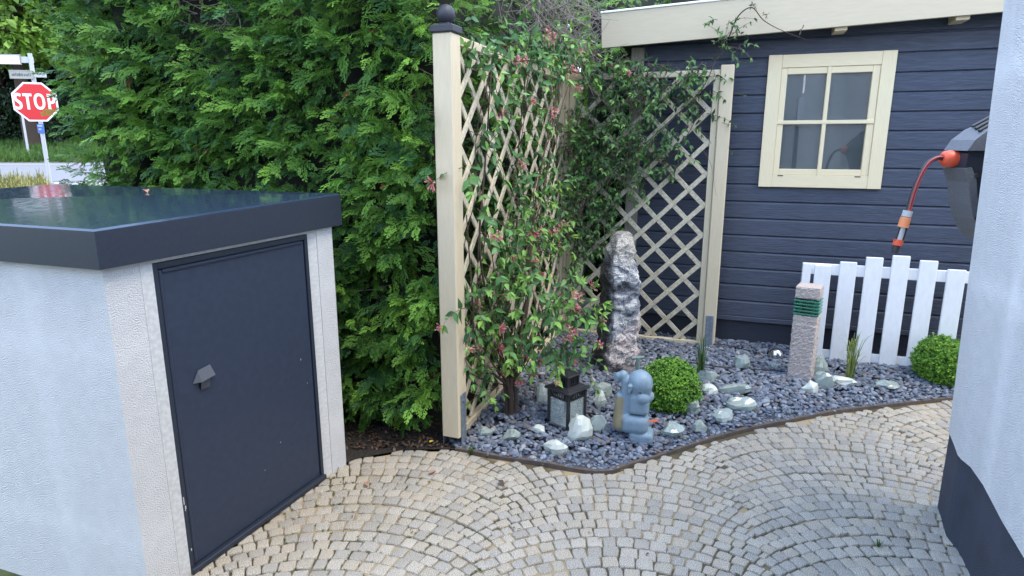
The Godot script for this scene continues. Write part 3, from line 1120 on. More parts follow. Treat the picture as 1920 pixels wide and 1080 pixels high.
func hedge() -> void:
	rng.seed = 77
	var h := thing("conifer_hedge", "tall dense green conifer hedge behind the bin store and trellis", "hedge")
	var forms := [frond_mesh(9, 0.46), frond_mesh(11, 0.36), frond_mesh(9, 0.54)]
	var xf := [[], [], []]
	var cols := [[], [], []]
	var core := Geo.new()
	var twigs := Geo.new()
	# sections of the clipped face: start, direction, length, outward normal, number of branches
	var end_ := Vector3(-0.40, 0, -3.02)
	var secs := [
		[end_, -E1, 2.42, NS, 1950, 0.0],
		[end_ - E1 * 2.26 + E2 * 0.12, E2, 1.2, -E1, 560, 0.0],
		[Vector3(-0.40, 0, -3.18), E2, 3.2, E1, 800, 0.0],
		[Vector3(0.62, 0, -6.05), E1, 1.1, NS, 200, 0.0],
	]
	for si in secs.size():
		var s: Array = secs[si]
		var o: Vector3 = s[0]
		var dir: Vector3 = s[1]
		var nrm: Vector3 = s[3]
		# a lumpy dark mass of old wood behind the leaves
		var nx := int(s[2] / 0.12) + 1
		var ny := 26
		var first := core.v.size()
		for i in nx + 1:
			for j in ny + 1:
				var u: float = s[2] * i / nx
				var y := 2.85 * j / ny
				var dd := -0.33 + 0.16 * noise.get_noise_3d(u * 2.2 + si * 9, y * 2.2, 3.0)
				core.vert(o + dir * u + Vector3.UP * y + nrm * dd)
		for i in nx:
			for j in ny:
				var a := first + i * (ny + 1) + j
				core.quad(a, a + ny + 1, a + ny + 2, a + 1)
		for b in int(s[4]):
			var u := rf(0.0, s[2])
			var y := pow(rng.randf(), 0.92) * 2.85
			var lump := noise.get_noise_3d(u * 2.6 + si * 17, y * 2.6, 0.0)
			var gap := noise.get_noise_3d(u * 1.3 + si * 31, y * 1.5 + 5.0, 8.0)
			if gap < -0.42 and rng.randf() < 0.75:
				continue
			if si == 0 and y < 0.10 and rng.randf() < 0.5:
				continue
			# a bare patch high up, where the old wood shows
			if si == 0 and Vector2(u - 1.33, (y - 2.33) * 1.3).length() < 0.20 and rng.randf() < 0.9:
				continue
			if si >= 2 and u > 1.5 and y > 1.9 and rng.randf() < 0.6:
				continue
			var depth := -0.10 + 0.11 * lump - rng.randf() * 0.10
			var p := o + dir * u + Vector3.UP * y + nrm * (depth - 0.12)
			var br := (nrm * rf(0.7, 1.1) + Vector3.UP * rf(-0.35, 0.35) + dir * rf(-0.8, 0.8)).normalized()
			var ln := rf(0.14, 0.27)
			var hue := rng.randf()
			var shade := rf(0.75, 1.2)
			var base := Vector3(0.050, 0.140, 0.026).lerp(Vector3(0.165, 0.335, 0.040), pow(hue, 1.4)) * shade
			if hue < 0.18:
				base = Vector3(0.034, 0.105, 0.028) * shade
			var cnt := rng.randi_range(6, 9)
			var face_n := (Vector3.UP * rf(0.1, 0.9) + nrm * rf(0.5, 1.0) + rv() * 0.35).normalized()
			for k in cnt:
				var t := float(k + 1) / cnt
				var sd := 1.0 if k % 2 else -1.0
				var lat := br.cross(face_n).normalized()
				var fd := (br * lerpf(0.5, 1.0, t) + lat * sd * lerpf(0.95, 0.15, t) + Vector3.DOWN * rf(0.0, 0.32) + rv() * 0.22).normalized()
				var sz := rf(0.062, 0.112)
				var q := p + br * ln * t + rv() * 0.012
				if q.y < 0.05 or (q.x + sz * fd.x > -0.375 and q.z > -3.22):
					continue
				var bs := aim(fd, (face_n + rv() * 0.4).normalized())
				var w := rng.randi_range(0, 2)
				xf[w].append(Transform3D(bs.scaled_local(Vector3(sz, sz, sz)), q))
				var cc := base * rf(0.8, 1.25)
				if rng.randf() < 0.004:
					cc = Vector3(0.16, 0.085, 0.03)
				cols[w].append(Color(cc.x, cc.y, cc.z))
			if b % 9 == 0:
				twigs.tube([p - br * 0.16, p - br * 0.05 + rv() * 0.01, p + br * ln * 0.4 + rv() * 0.02], 0.004, 0.001, 4)
	# the bare patch and the dry thicket in the corner beside the shed
	for i in 46:
		var c := end_ - E1 * (1.33 + rf(-0.2, 0.2)) + Vector3.UP * (2.32 + rf(-0.16, 0.2)) - NS * rf(0.16, 0.3)
		var d := (NS * rf(0.1, 0.7) + E1 * rf(-0.8, 0.8) + Vector3.UP * rf(-0.5, 0.7)).normalized()
		var l := rf(0.10, 0.30)
		twigs.tube([c, c + d * l * 0.5 + rv() * 0.03, c + d * l + rv() * 0.06], 0.0042, 0.0012, 4)
	for i in 420:
		var c := Vector3(-0.40, 0, -3.18) + E2 * rf(1.1, 2.7) + E1 * rf(-0.15, 0.30) + Vector3.UP * rf(2.10, 2.75)
		var d := (Vector3.UP * rf(-0.9, 0.5) + E1 * rf(-0.5, 0.9) + rv() * 0.5).normalized()
		var l := rf(0.15, 0.45)
		twigs.tube([c, c + d * l * 0.5 + rv() * 0.05, c + d * l + rv() * 0.09], 0.0035, 0.001, 4)
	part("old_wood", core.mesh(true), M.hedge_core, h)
	part("bare_twigs", twigs.mesh(true), M.twig, h, Transform3D.IDENTITY, "stuff")
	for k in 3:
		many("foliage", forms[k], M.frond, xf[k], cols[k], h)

# ---------------------------------------------------------------- beyond the hedge
func clump_mesh(n: int, size: float) -> ArrayMesh:
	var g := Geo.new()
	for i in n:
		var p := rv() * pow(rng.randf(), 0.5) * 0.5
		var d := rv()
		var b := aim(d, rv())
		var l := size * rf(0.7, 1.3)
		var c := Color(1, 1, 1) * rf(0.75, 1.25)
		c.a = 1.0
		g.face([p, p + b * Vector3(l * 0.32, l * 0.5, 0.03), p + b * Vector3(0, l, 0), p + b * Vector3(-l * 0.32, l * 0.5, 0.03)], c)
	return g.mesh()

func tree(label: String, p: Vector3, trunk_h: float, height: float, rad: float, n: int, col: Vector3, clump: ArrayMesh, cl: float, low := 0.35, called := "broadleaf_tree") -> void:
	var t := thing(called, label, "tree" if called != "shrub" else "shrub", p, Basis.IDENTITY, "trees across the road" if p.z < -25 else "trees behind the shed")
	var g := Geo.new()
	var lean := Vector3(rf(-0.3, 0.3), 0, rf(-0.3, 0.3))
	g.tube(spline([Vector3(0, -0.2, 0), lean * 0.4 + Vector3(0, height * 0.3, 0), lean + Vector3(0, height * 0.8, 0)], 4), height * 0.030, height * 0.006, 9)
	for i in 9:
		var y := lerpf(trunk_h, height * 0.8, rng.randf())
		var a := rf(0, TAU)
		var o := lean * (y / height) + Vector3(0, y, 0)
		g.tube([o, o + Vector3(cos(a) * rad * 0.4, rad * 0.25, sin(a) * rad * 0.4), o + Vector3(cos(a) * rad * 0.8, rad * 0.4, sin(a) * rad * 0.8)], height * 0.010, height * 0.002, 5)
	part("trunk", g.mesh(true), M.bark, t)
	var xf := []
	var cols := []
	for i in n:
		var y := lerpf(trunk_h, height, rng.randf())
		var k := (y - trunk_h) / (height - trunk_h)
		var rr := rad * sqrt(maxf(0.02, 1.0 - pow(absf(k - low) / (1.0 - low if k > low else low + 0.25), 2.0)))
		var a := rf(0, TAU)
		var q := Vector3(cos(a), 0, sin(a)) * rr * pow(rng.randf(), 0.35)
		var nn := noise.get_noise_3d((p.x + q.x) * 0.7, y * 0.7, (p.z + q.z) * 0.7)
		if nn < -0.2:
			continue
		q *= 0.9 + 0.35 * nn
		xf.append(Transform3D(Basis(rv(), rf(0, TAU)).scaled_local(Vector3.ONE * cl * rf(0.7, 1.3)), q + Vector3(0, y, 0)))
		var c := col * rf(0.6, 1.5)
		cols.append(Color(c.x, c.y, c.z * rf(0.7, 1.2)))
	var crown := many("crown", clump, M.leafy, xf, cols, t)

func blade_tuft(n: int, h: float, spread: float, wide: float) -> ArrayMesh:
	var g := Geo.new()
	for i in n:
		var a := rf(0, TAU)
		var d := Vector3(cos(a), 0, sin(a))
		var s := Vector3(-sin(a), 0, cos(a)) * wide * 0.5
		var o := d * rf(0, spread * 0.25)
		var l := h * rf(0.6, 1.1)
		var sp := spread * rf(0.2, 1.0)
		var p1 := o + d * sp * 0.25 + Vector3.UP * l * 0.5
		var p2 := o + d * sp * 0.6 + Vector3.UP * l * 0.85
		var p3 := o + d * sp + Vector3.UP * l * rf(0.85, 1.05)
		var c := Color(1, 1, 1) * rf(0.75, 1.2)
		var k := [g.vert(o - s, c), g.vert(o + s, c), g.vert(p1 + s * 0.9, c), g.vert(p1 - s * 0.9, c), g.vert(p2 + s * 0.6, c), g.vert(p2 - s * 0.6, c), g.vert(p3, c)]
		g.quad(k[0], k[1], k[2], k[3])
		g.quad(k[3], k[2], k[4], k[5])
		g.tri(k[5], k[4], k[6])
	return g.mesh()

func far_side() -> void:
	rng.seed = 5
	var cl := clump_mesh(16, 0.42)
	var yel := Vector3(0.14, 0.26, 0.035)
	var mid := Vector3(0.045, 0.11, 0.025)
	var drk := Vector3(0.014, 0.032, 0.012)
	tree("bright yellow-green tree across the road, its crown reaching above the street name plates", Vector3(-20.8, 1.3, -28.5), 3.6, 12.0, 3.4, 2600, yel, cl, 0.55, 0.4)
	tree("pale green tree across the road at the left edge, its trunk bare below", Vector3(-25.4, 1.5, -33.0), 4.8, 13.0, 4.0, 2200, Vector3(0.09, 0.17, 0.05), cl, 0.6, 0.4)
	tree("dark green tree at the wood's edge, furthest right beside the conifer hedge", Vector3(-18.0, 1.5, -34.0), 1.2, 12.0, 4.0, 2600, drk, cl, 0.6, 0.3)
	tree("dark green tree in the wood, directly behind the stop sign", Vector3(-24.5, 1.55, -37.0), 0.6, 12.0, 4.4, 3000, drk * 0.9, cl, 0.65, 0.3)
	tree("dark green tree in the wood, left of the thin white marker pole", Vector3(-31.0, 1.6, -39.0), 0.6, 13.0, 4.6, 3000, drk, cl, 0.65, 0.3)
	tree("mid green tree far back in the wood behind the other trees", Vector3(-37.0, 1.7, -48.0), 2.0, 16.0, 6.5, 3000, mid, cl, 0.8, 0.35)
	tree("tall mid green tree rising furthest back over the wood", Vector3(-24.0, 1.7, -52.0), 2.0, 19.0, 7.5, 3600, mid * 0.7, cl, 0.9, 0.35)
	tree("low dark shrub on the grass bank at the foot of the wood", Vector3(-20.5, 1.45, -31.5), 0.0, 2.4, 2.2, 900, drk * 1.3, cl, 0.4, 0.3, "shrub")
	tree("low leafy shrub under the pale green tree at the left edge", Vector3(-27.5, 1.45, -31.3), 0.0, 1.9, 1.8, 700, Vector3(0.06, 0.13, 0.025), cl, 0.35, 0.3, "shrub")
	tree("low dark shrub on the grass bank, right behind the thin white marker pole", Vector3(-23.9, 1.45, -32.6), 0.0, 2.6, 2.3, 1100, drk * 1.2, cl, 0.4, 0.3, "shrub")
	# behind the shed
	tree("dark green tree behind the shed roof, left of the gap of sky", Vector3(2.6, -0.05, -12.2), 1.0, 6.2, 1.5, 2600, Vector3(0.03, 0.085, 0.035), cl, 0.26, 0.35)
	tree("bright green tree behind the left end of the shed roof", Vector3(1.1, -0.05, -10.4), 1.0, 6.2, 1.25, 2400, Vector3(0.10, 0.22, 0.03), cl, 0.24, 0.35)
	tree("blue-green tree behind the shed roof, right of the gap of sky", Vector3(4.9, -0.05, -13.0), 1.0, 6.6, 1.7, 2600, Vector3(0.03, 0.075, 0.045), cl, 0.28, 0.35)
	# long grass
	var tuft := blade_tuft(14, 0.5, 0.22, 0.022)
	for patch in [["dry_grass", Rect2(-13.5, -15.0, 5.0, 3.2), 1500, Vector3(0.40, 0.35, 0.12), Vector3(0.20, 0.22, 0.06), 0.75], ["grass_bank", Rect2(-32.0, -31.0, 22.0, 7.8), 7000, Vector3(0.10, 0.20, 0.03), Vector3(0.05, 0.12, 0.02), 0.55]]:
		var xf := []
		var cols := []
		for i in patch[2]:
			var x := rf(patch[1].position.x, patch[1].end.x)
			var z := rf(patch[1].position.y, patch[1].end.y)
			if patch[0] == "dry_grass" and x > 0.725 * z + 0.4 * noise.get_noise_2d(x, z):
				continue
			xf.append(Transform3D(Basis(Vector3.UP, rf(0, TAU)).scaled(Vector3.ONE * patch[5] * rf(0.6, 1.3)), Vector3(x, land_height(z), z)))
			var c: Vector3 = patch[3].lerp(patch[4], rng.randf()) * rf(0.75, 1.2)
			cols.append(Color(c.x, c.y, c.z))
		var o := many(patch[0], tuft, M.leafy, xf, cols, self)

# ---------------------------------------------------------------- slate bed
func pebble_mesh(flat_: float) -> ArrayMesh:
	var g := Geo.new()
	var s := SphereMesh.new()
	s.radial_segments = 8
	s.rings = 4
	var a := s.get_mesh_arrays()
	var sd := rf(0, 90)
	var cuts := []
	for i in 5:
		cuts.append([rv(), rf(0.30, 0.46)])
	var vs: PackedVector3Array = a[Mesh.ARRAY_VERTEX]
	for p in vs:
		var q := p * (1.0 + 0.28 * noise.get_noise_3d(p.x * 1.3 + sd, p.y * 1.3, p.z * 1.3))
		for c in cuts:
			var over: float = q.dot(c[0]) - c[1]
			if over > 0:
				q -= c[0] * over * 0.9
		q.y *= flat_
		g.vert(q)
	var ix: PackedInt32Array = a[Mesh.ARRAY_INDEX]
	for i in range(0, ix.size(), 3):
		g.tri(ix[i], ix[i + 2], ix[i + 1])
	return g.mesh(true)

func mound(x: float, z: float) -> float:
	var d := 9.0
	var q := Vector2(x, z)
	for i in edge.size() - 1:
		d = minf(d, (Geometry2D.get_closest_point_to_segment(q, Vector2(edge[i].x, edge[i].z), Vector2(edge[i + 1].x, edge[i + 1].z)) - q).length())
	return 0.006 + 0.03 * smoothstep(0.0, 0.35, d) + 0.012 * noise.get_noise_2d(x * 2.5, z * 2.5)

func slate_bed() -> void:
	rng.seed = 31
	var forms := []
	for k in 8:
		forms.append(pebble_mesh(rf(0.42, 0.72)))
	var xf := []
	var cols := []
	for k in 8:
		xf.append([])
		cols.append([])
	var made := 0
	while made < 13000:
		var x := rf(-0.35, 3.3)
		var z := rf(-5.2, -2.8)
		var q := Vector2(x, z)
		if not Geometry2D.is_point_in_polygon(q, bed):
			continue
		made += 1
		var m := mound(x, z)
		var size := rf(0.018, 0.040) * (1.0 if rng.randf() < 0.85 else 1.35)
		if m < 0.012 and size > 0.03:
			size *= 0.75
		var k := rng.randi_range(0, 7)
		var b := Basis(Vector3.UP, rf(0, TAU)) * Basis(Vector3.RIGHT, rf(-0.5, 0.5)) * Basis(Vector3.BACK, rf(-0.5, 0.5))
		b = b.scaled_local(Vector3(size * rf(1.0, 1.5), size * rf(0.8, 1.1), size * rf(0.75, 1.0)))
		xf[k].append(Transform3D(b, Vector3(x, m + rf(-0.006, 0.010), z)))
		var t := rng.randf()
		var c := Vector3(0.118, 0.148, 0.212).lerp(Vector3(0.345, 0.40, 0.49), t * t)
		if rng.randf() < 0.12:
			c = Vector3(0.20, 0.185, 0.20)
		if rng.randf() < 0.025:
			c = Vector3(0.45, 0.47, 0.50)
		cols[k].append(Color(c.x, c.y, c.z))
	var o := Node3D.new()
	o.name = "slate_gravel"
	o.set_meta("kind", "stuff")
	add_child(o)
	tag(o, "blue-grey slate chippings covering the planting bed", "gravel")
	for k in 8:
		many("slate_chips", forms[k], M.pebble, xf[k], cols[k], o)

func monolith() -> void:
	var g := Geo.new()
	var nr := 110
	var na := 84
	# half widths left and right of the axis and depth, by height
	var prof := [[0.0, 0.535, 0.868, 0.16], [0.10, 0.555, 0.866, 0.155], [0.22, 0.588, 0.860, 0.145], [0.38, 0.600, 0.862, 0.135], [0.55, 0.604, 0.856, 0.125], [0.70, 0.603, 0.834, 0.115], [0.78, 0.606, 0.818, 0.10], [0.87, 0.630, 0.803, 0.085], [0.92, 0.655, 0.792, 0.065], [0.962, 0.700, 0.772, 0.035]]
	for i in nr + 1:
		var y := 0.962 * i / nr
		var k := 0
		while k < prof.size() - 2 and prof[k + 1][0] < y:
			k += 1
		var t: float = clampf((y - prof[k][0]) / (prof[k + 1][0] - prof[k][0]), 0, 1)
		var xl: float = lerpf(prof[k][1], prof[k + 1][1], t)
		var xr: float = lerpf(prof[k][2], prof[k + 1][2], t)
		var dp: float = lerpf(prof[k][3], prof[k + 1][3], t)
		for j in na:
			var a := TAU * j / na
			# a blunt wedge: wide right face towards the viewer, narrow left face turned away
			var dirs := Vector2(cos(a), sin(a))
			var rr := 9.0
			for pl in [[Vector2(0.30, 0.954), 0.86], [Vector2(-0.90, 0.43), 0.80], [Vector2(-0.55, -0.83), 0.9], [Vector2(0.96, -0.28), 0.92], [Vector2(0.93, 0.37), 0.90], [Vector2(0.2, -0.98), 0.95], [Vector2(-0.98, -0.2), 0.92]]:
				var dn: float = dirs.dot(pl[0])
				if dn > 0.02:
					rr = minf(rr, pl[1] / dn)
			var p := Vector3(dirs.x * rr * (xr - xl) * 0.555, y, dirs.y * rr * dp)
			var tilt := y + p.x * 0.22 + 0.05 * noise.get_noise_3d(p.x * 4.0, y * 3.0, p.z * 4.0 + 60.0)
			var ledge := noise.get_noise_3d(p.x * 3.0, tilt * 8.5, p.z * 3.0)
			var rough := noise.get_noise_3d(p.x * 16.0 + 3, y * 13.0, p.z * 16.0)
			var big := noise.get_noise_3d(p.x * 5.0, y * 4.0 + 7.0, p.z * 5.0)
			var out := Vector3(dirs.x, 0, dirs.y)
			p += out * (0.022 * ledge + 0.018 * rough + 0.026 * big + 0.010 * noise.get_noise_3d(p.x * 45.0, y * 38.0, p.z * 45.0))
			if y > 0.85:
				p.y += 0.30 * p.x * (y - 0.85) / 0.11 + 0.05 * big * (y - 0.85) / 0.11
			# mineral bands: grey-blue and white in the middle, pinkish below, pale at the top, dark on the left flank
			var vein := noise.get_noise_3d(p.x * 6.0 + 20.0, tilt * 15.0, p.z * 6.0)
			var spot := noise.get_noise_3d(p.x * 9.0, y * 9.0, p.z * 9.0 + 40.0)
			var col := Vector3(0.30, 0.33, 0.40).lerp(Vector3(0.86, 0.88, 0.90), smoothstep(-0.28, 0.22, vein))
			col = col.lerp(Vector3(0.13, 0.14, 0.17), smoothstep(0.22, 0.5, noise.get_noise_3d(p.x * 3.0 + 9.0, tilt * 7.0, 5.0)))
			var low := smoothstep(0.36, 0.24, y - p.x * 0.9 + 0.08 * spot)
			col = col.lerp(Vector3(0.82, 0.745, 0.735).lerp(Vector3(0.52, 0.44, 0.44), smoothstep(-0.2, 0.5, vein)), low)
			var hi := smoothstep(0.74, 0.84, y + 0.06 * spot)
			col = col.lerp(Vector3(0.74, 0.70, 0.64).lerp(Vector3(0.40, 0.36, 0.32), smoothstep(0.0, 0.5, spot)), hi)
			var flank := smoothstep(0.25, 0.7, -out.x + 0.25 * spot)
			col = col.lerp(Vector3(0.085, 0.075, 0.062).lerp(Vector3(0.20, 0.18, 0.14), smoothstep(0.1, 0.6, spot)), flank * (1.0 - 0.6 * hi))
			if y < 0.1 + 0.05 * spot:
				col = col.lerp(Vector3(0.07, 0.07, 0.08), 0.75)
			col *= 1.12
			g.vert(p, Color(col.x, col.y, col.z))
	g.vert(Vector3(0.01, 0.965, 0), Color(0.6, 0.56, 0.5))
	for i in nr:
		for j in na:
			var a := i * na + j
			var b := i * na + (j + 1) % na
			# angle runs from x towards z, so go the other way round
			g.quad(b, a, a + na, b + na)
	for j in na:
		g.tri(nr * na + (j + 1) % na, nr * na + j, (nr + 1) * na)
	var base := Vector3(0.722, 0.0, -4.21)
	for i in g.v.size():
		g.v[i].x += (0.0)
	# the profile's axis leans with the stone
	for i in nr + 1:
		var y := 0.962 * i / nr
		var k := 0
		while k < prof.size() - 2 and prof[k + 1][0] < y:
			k += 1
		var t: float = clampf((y - prof[k][0]) / (prof[k + 1][0] - prof[k][0]), 0, 1)
		var mid: float = (lerpf(prof[k][1], prof[k + 1][1], t) + lerpf(prof[k][2], prof[k + 1][2], t)) * 0.5
		for j in na:
			g.v[i * na + j].x += mid - 0.722
	g.v[g.v.size() - 1].x += 0.008
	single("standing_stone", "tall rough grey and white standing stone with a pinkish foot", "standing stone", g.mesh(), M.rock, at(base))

func picket_fence() -> void:
	var f := thing("picket_fence", "short white picket fence with a curved top against the shed", "fence", Vector3(2.25, 0, -4.352), ROT)
	# positions along the fence and tops
	var p := [[-0.120, 0.714], [0.035, 0.747], [0.190, 0.788], [0.346, 0.808], [0.508, 0.785], [0.672, 0.735], [0.835, 0.69]]
	var g := Geo.new()
	g.box(at(Vector3(-0.190, 0.375, -0.008)), Vector3(0.055, 0.69, 0.05), 0.003)
	part("end_post", g.mesh(), M.white_paint, f)
	for i in p.size():
		g = Geo.new()
		var w := 0.104
		var bot: float = [0.03, 0.0, -0.01, -0.015, -0.01, -0.005, 0.0][i]
		g.box(at(Vector3(p[i][0] + w / 2 - 0.02, (p[i][1] + bot) / 2, 0.0125)), Vector3(w, p[i][1] - bot, 0.021), 0.003)
		part("picket", g.mesh(), M.white_paint, f)
	for yy in [[0.645, 0.722], [0.028, 0.102]]:
		g = Geo.new()
		g.box(at(Vector3(0.40, (yy[0] + yy[1]) / 2, -0.0105)), Vector3(1.15, yy[1] - yy[0], 0.022), 0.003)
		part("fence_rail", g.mesh(), M.white_paint, f)

func rough_block(size: Vector3, amp: float, n: int) -> Geo:
	var g := Geo.new()
	var sd := rf(0, 50)
	for ax in 3:
		for sg in [-1.0, 1.0]:
			var u := (ax + 1) % 3
			var w := (ax + 2) % 3
			var nu := maxi(3, int(size[u] / 0.011)) if n == 0 else n
			var nw := maxi(3, int(size[w] / 0.011)) if n == 0 else n
			var first := g.v.size()
			for i in nu + 1:
				for j in nw + 1:
					var p := Vector3()
					p[ax] = sg * 0.5 * size[ax]
					p[u] = (float(i) / nu - 0.5) * size[u]
					p[w] = (float(j) / nw - 0.5) * size[w]
					var out := Vector3.ZERO
					for k in 3:
						out[k] = signf(p[k]) if absf(p[k]) > 0.499 * size[k] else 0.0
					var q := p + out.normalized() * amp * (noise.get_noise_3d(p.x * 42 + sd, p.y * 42, p.z * 42) - (0.55 if out.length() > 1.1 else 0.0))
					g.vert(q)
			for i in nu:
				for j in nw:
					var a := first + i * (nw + 1) + j
					if sg > 0:
						g.quad(a, a + nw + 1, a + nw + 2, a + 1)
					else:
						g.quad(a, a + 1, a + nw + 2, a + nw + 1)
	return g

func granite_lamp() -> void:
	var l := thing("bollard_lamp", "pink granite bollard lamp with stacked green glass plates near its top", "garden lamp", Vector3(1.915, 0, -4.01), Basis(Vector3.UP, deg_to_rad(-34)))
	part("column", rough_block(Vector3(0.145, 0.50, 0.145), 0.006, 0).mesh(), M.pink_granite, l, at(Vector3(0, 0.215, 0)))
	part("capstone", rough_block(Vector3(0.145, 0.076, 0.145), 0.005, 0).mesh(), M.pink_granite, l, at(Vector3(0, 0.613, 0)))
	var g := Geo.new()
	g.tube([Vector3(0, 0.46, 0), Vector3(0, 0.58, 0)], 0.035, 0.035, 14)
	part("lamp_core", g.mesh(true), M.sign_grey, l)
	for i in 5:
		g = Geo.new()
		g.box(at(Vector3(0, 0.473 + i * 0.0215, 0)), Vector3(0.152, 0.010, 0.152), 0.002)
		part("glass_plate", g.mesh(), M.green_glass, l)

func lantern() -> void:
	var l := thing("garden_lantern", "black metal lantern with glass sides and vented top on the slate", "lantern", Vector3(0.300, 0.030, -3.265), Basis(Vector3.UP, deg_to_rad(44)))
	var g := Geo.new()
	g.box(at(Vector3(0, 0.012, 0)), Vector3(0.166, 0.018, 0.166), 0.003)
	part("base_plate", g.mesh(), M.black_metal, l)
	g = Geo.new()
	g.box(at(Vector3(0, 0.0235, 0)), Vector3(0.118, 0.004, 0.118))
	part("floor_plate", g.mesh(), M.sign_grey, l)
	for sx in [-1, 1]:
		for sz in [-1, 1]:
			g = Geo.new()
			g.box(at(Vector3(sx * 0.068, 0.120, sz * 0.068)), Vector3(0.017, 0.200, 0.017), 0.002)
			part("corner_post", g.mesh(), M.black_metal, l)
	for a in 4:
		var r := Basis(Vector3.UP, a * PI / 2)
		g = Geo.new()
		g.box(Transform3D(r, r * Vector3(0, 0.096, 0.068)), Vector3(0.118, 0.15, 0.002))
		part("pane", g.mesh(), M.lantern_glass, l)
		g = Geo.new()
		g.box(Transform3D(r, r * Vector3(0, 0.178, 0.068)), Vector3(0.118, 0.008, 0.008))
		g.box(Transform3D(r, r * Vector3(0, 0.214, 0.068)), Vector3(0.118, 0.010, 0.008))
		for i in 8:
			g.box(Transform3D(r, r * Vector3(-0.052 + i * 0.01486, 0.196, 0.068)), Vector3(0.006, 0.03, 0.005))
		part("vent_grille", g.mesh(), M.black_metal, l)
	g = Geo.new()
	g.box(at(Vector3(0, 0.224, 0)), Vector3(0.178, 0.012, 0.178), 0.003)
	g.lathe([Vector2(0.115, 0.231), Vector2(0.066, 0.243)], 4, Transform3D(Basis(Vector3.UP, PI / 4), Vector3.ZERO))
	part("top_plate", g.mesh(), M.black_metal, l)
	g = Geo.new()
	for sx in [-1, 1]:
		for sz in [-1, 1]:
			g.box(at(Vector3(sx * 0.040, 0.268, sz * 0.040)), Vector3(0.012, 0.056, 0.012))
	for a in 4:
		var r := Basis(Vector3.UP, a * PI / 2)
		for i in 4:
			g.box(Transform3D(r, r * Vector3(-0.022 + i * 0.0147, 0.268, 0.040)), Vector3(0.006, 0.056, 0.004))
	part("chimney", g.mesh(), M.black_metal, l)
	g = Geo.new()
	g.box(at(Vector3(0, 0.300, 0)), Vector3(0.108, 0.010, 0.108), 0.003)
	g.lathe([Vector2(0.070, 0.3055), Vector2(0.003, 0.317)], 4, Transform3D(Basis(Vector3.UP, PI / 4), Vector3.ZERO))
	part("cap", g.mesh(), M.black_metal, l)

# ---------------------------------------------------------------- carved figure
func sd_round_box(p: Vector3, c: Vector3, h: Vector3, r: float) -> float:
	var q := (p - c).abs() - h + Vector3(r, r, r)
	return Vector3(maxf(q.x, 0), maxf(q.y, 0), maxf(q.z, 0)).length() + minf(maxf(q.x, maxf(q.y, q.z)), 0.0) - r

func sd_cap(p: Vector3, a: Vector3, b: Vector3, ra: float, rb: float) -> float:
	var d := b - a
	var t := clampf((p - a).dot(d) / d.length_squared(), 0, 1)
	return (p - a - d * t).length() - lerpf(ra, rb, t)

func smin(a: float, b: float, k: float) -> float:
	var h := maxf(k - absf(a - b), 0.0) / k
	return minf(a, b) - h * h * k * 0.25

func figure_field(p: Vector3) -> float:
	var z := Vector3(p.x, p.y, absf(p.z))
	var d := sd_round_box(z, Vector3(-0.010, 0.102, 0), Vector3(0.074, 0.056, 0.062), 0.042)
	d = smin(d, sd_round_box(z, Vector3(0.028, 0.030, 0.012), Vector3(0.062, 0.032, 0.045), 0.022), 0.008)
	var up := sd_round_box(z, Vector3(0.010, 0.212, 0), Vector3(0.052, 0.058, 0.052), 0.026)
	var head := (z - Vector3(0.010, 0.325, 0)).length() - 0.064
	head = smin(head, sd_round_box(z, Vector3(0.016, 0.285, 0), Vector3(0.050, 0.05, 0.046), 0.03), 0.02)
	head = smin(head, sd_cap(z, Vector3(0.055, 0.312, 0.0), Vector3(0.046, 0.312, 0.035), 0.015, 0.012), 0.012)
	head = smin(head, (z - Vector3(0.026, 0.252, 0.030)).length() - 0.036, 0.006)
	head = smin(head, (z - Vector3(0.054, 0.250, 0)).length() - 0.030, 0.008)
	head = smin(head, (z - Vector3(0.070, 0.262, 0)).length() - 0.014, 0.006)
	head = smin(head, sd_cap(z, Vector3(-0.036, 0.312, 0.050), Vector3(-0.040, 0.286, 0.052), 0.015, 0.010), 0.004)
	head = maxf(head, -(sd_cap(z, Vector3(-0.034, 0.308, 0.068), Vector3(-0.036, 0.292, 0.068), 0.009, 0.006)))
	up = smin(up, head, 0.014)
	d = smin(d, up, 0.006)
	# tail up the back, its tip curled over
	var tl := [Vector3(-0.060, 0.10, 0), Vector3(-0.060, 0.19, 0), Vector3(-0.056, 0.27, 0), Vector3(-0.060, 0.325, 0), Vector3(-0.078, 0.355, 0), Vector3(-0.100, 0.348, 0), Vector3(-0.108, 0.325, 0)]
	var tr := [0.04, 0.032, 0.029, 0.027, 0.023, 0.019, 0.016]
	var t := 9.0
	for i in 6:
		t = smin(t, sd_cap(p, tl[i], tl[i + 1], tr[i], tr[i + 1]), 0.006)
	d = smin(d, t, 0.005)
	d = smin(d, sd_cap(p, Vector3(-0.080, 0.085, 0), Vector3(-0.088, 0.235, 0), 0.044, 0.026), 0.010)
	# carved grooves: the waist, the cheek, the mouth, the thigh
	if p.x > -0.03:
		d += 0.006 * exp(-pow((p.y - 0.157) / 0.004, 2))
	d += 0.0025 * exp(-pow(((z - Vector3(0.026, 0.252, 0.030)).length() - 0.038) / 0.003, 2))
	d += 0.002 * exp(-pow((p.y - 0.234 + 0.1 * absf(p.z)) / 0.0028, 2)) * smoothstep(0.04, 0.06, p.x)
	d += 0.003 * exp(-pow((Vector2(p.x + 0.01, p.y - 0.098).length() - 0.062) / 0.003, 2)) * smoothstep(0.03, 0.05, z.z) * smoothstep(0.02, -0.02, p.x)
	return maxf(d, -p.y)

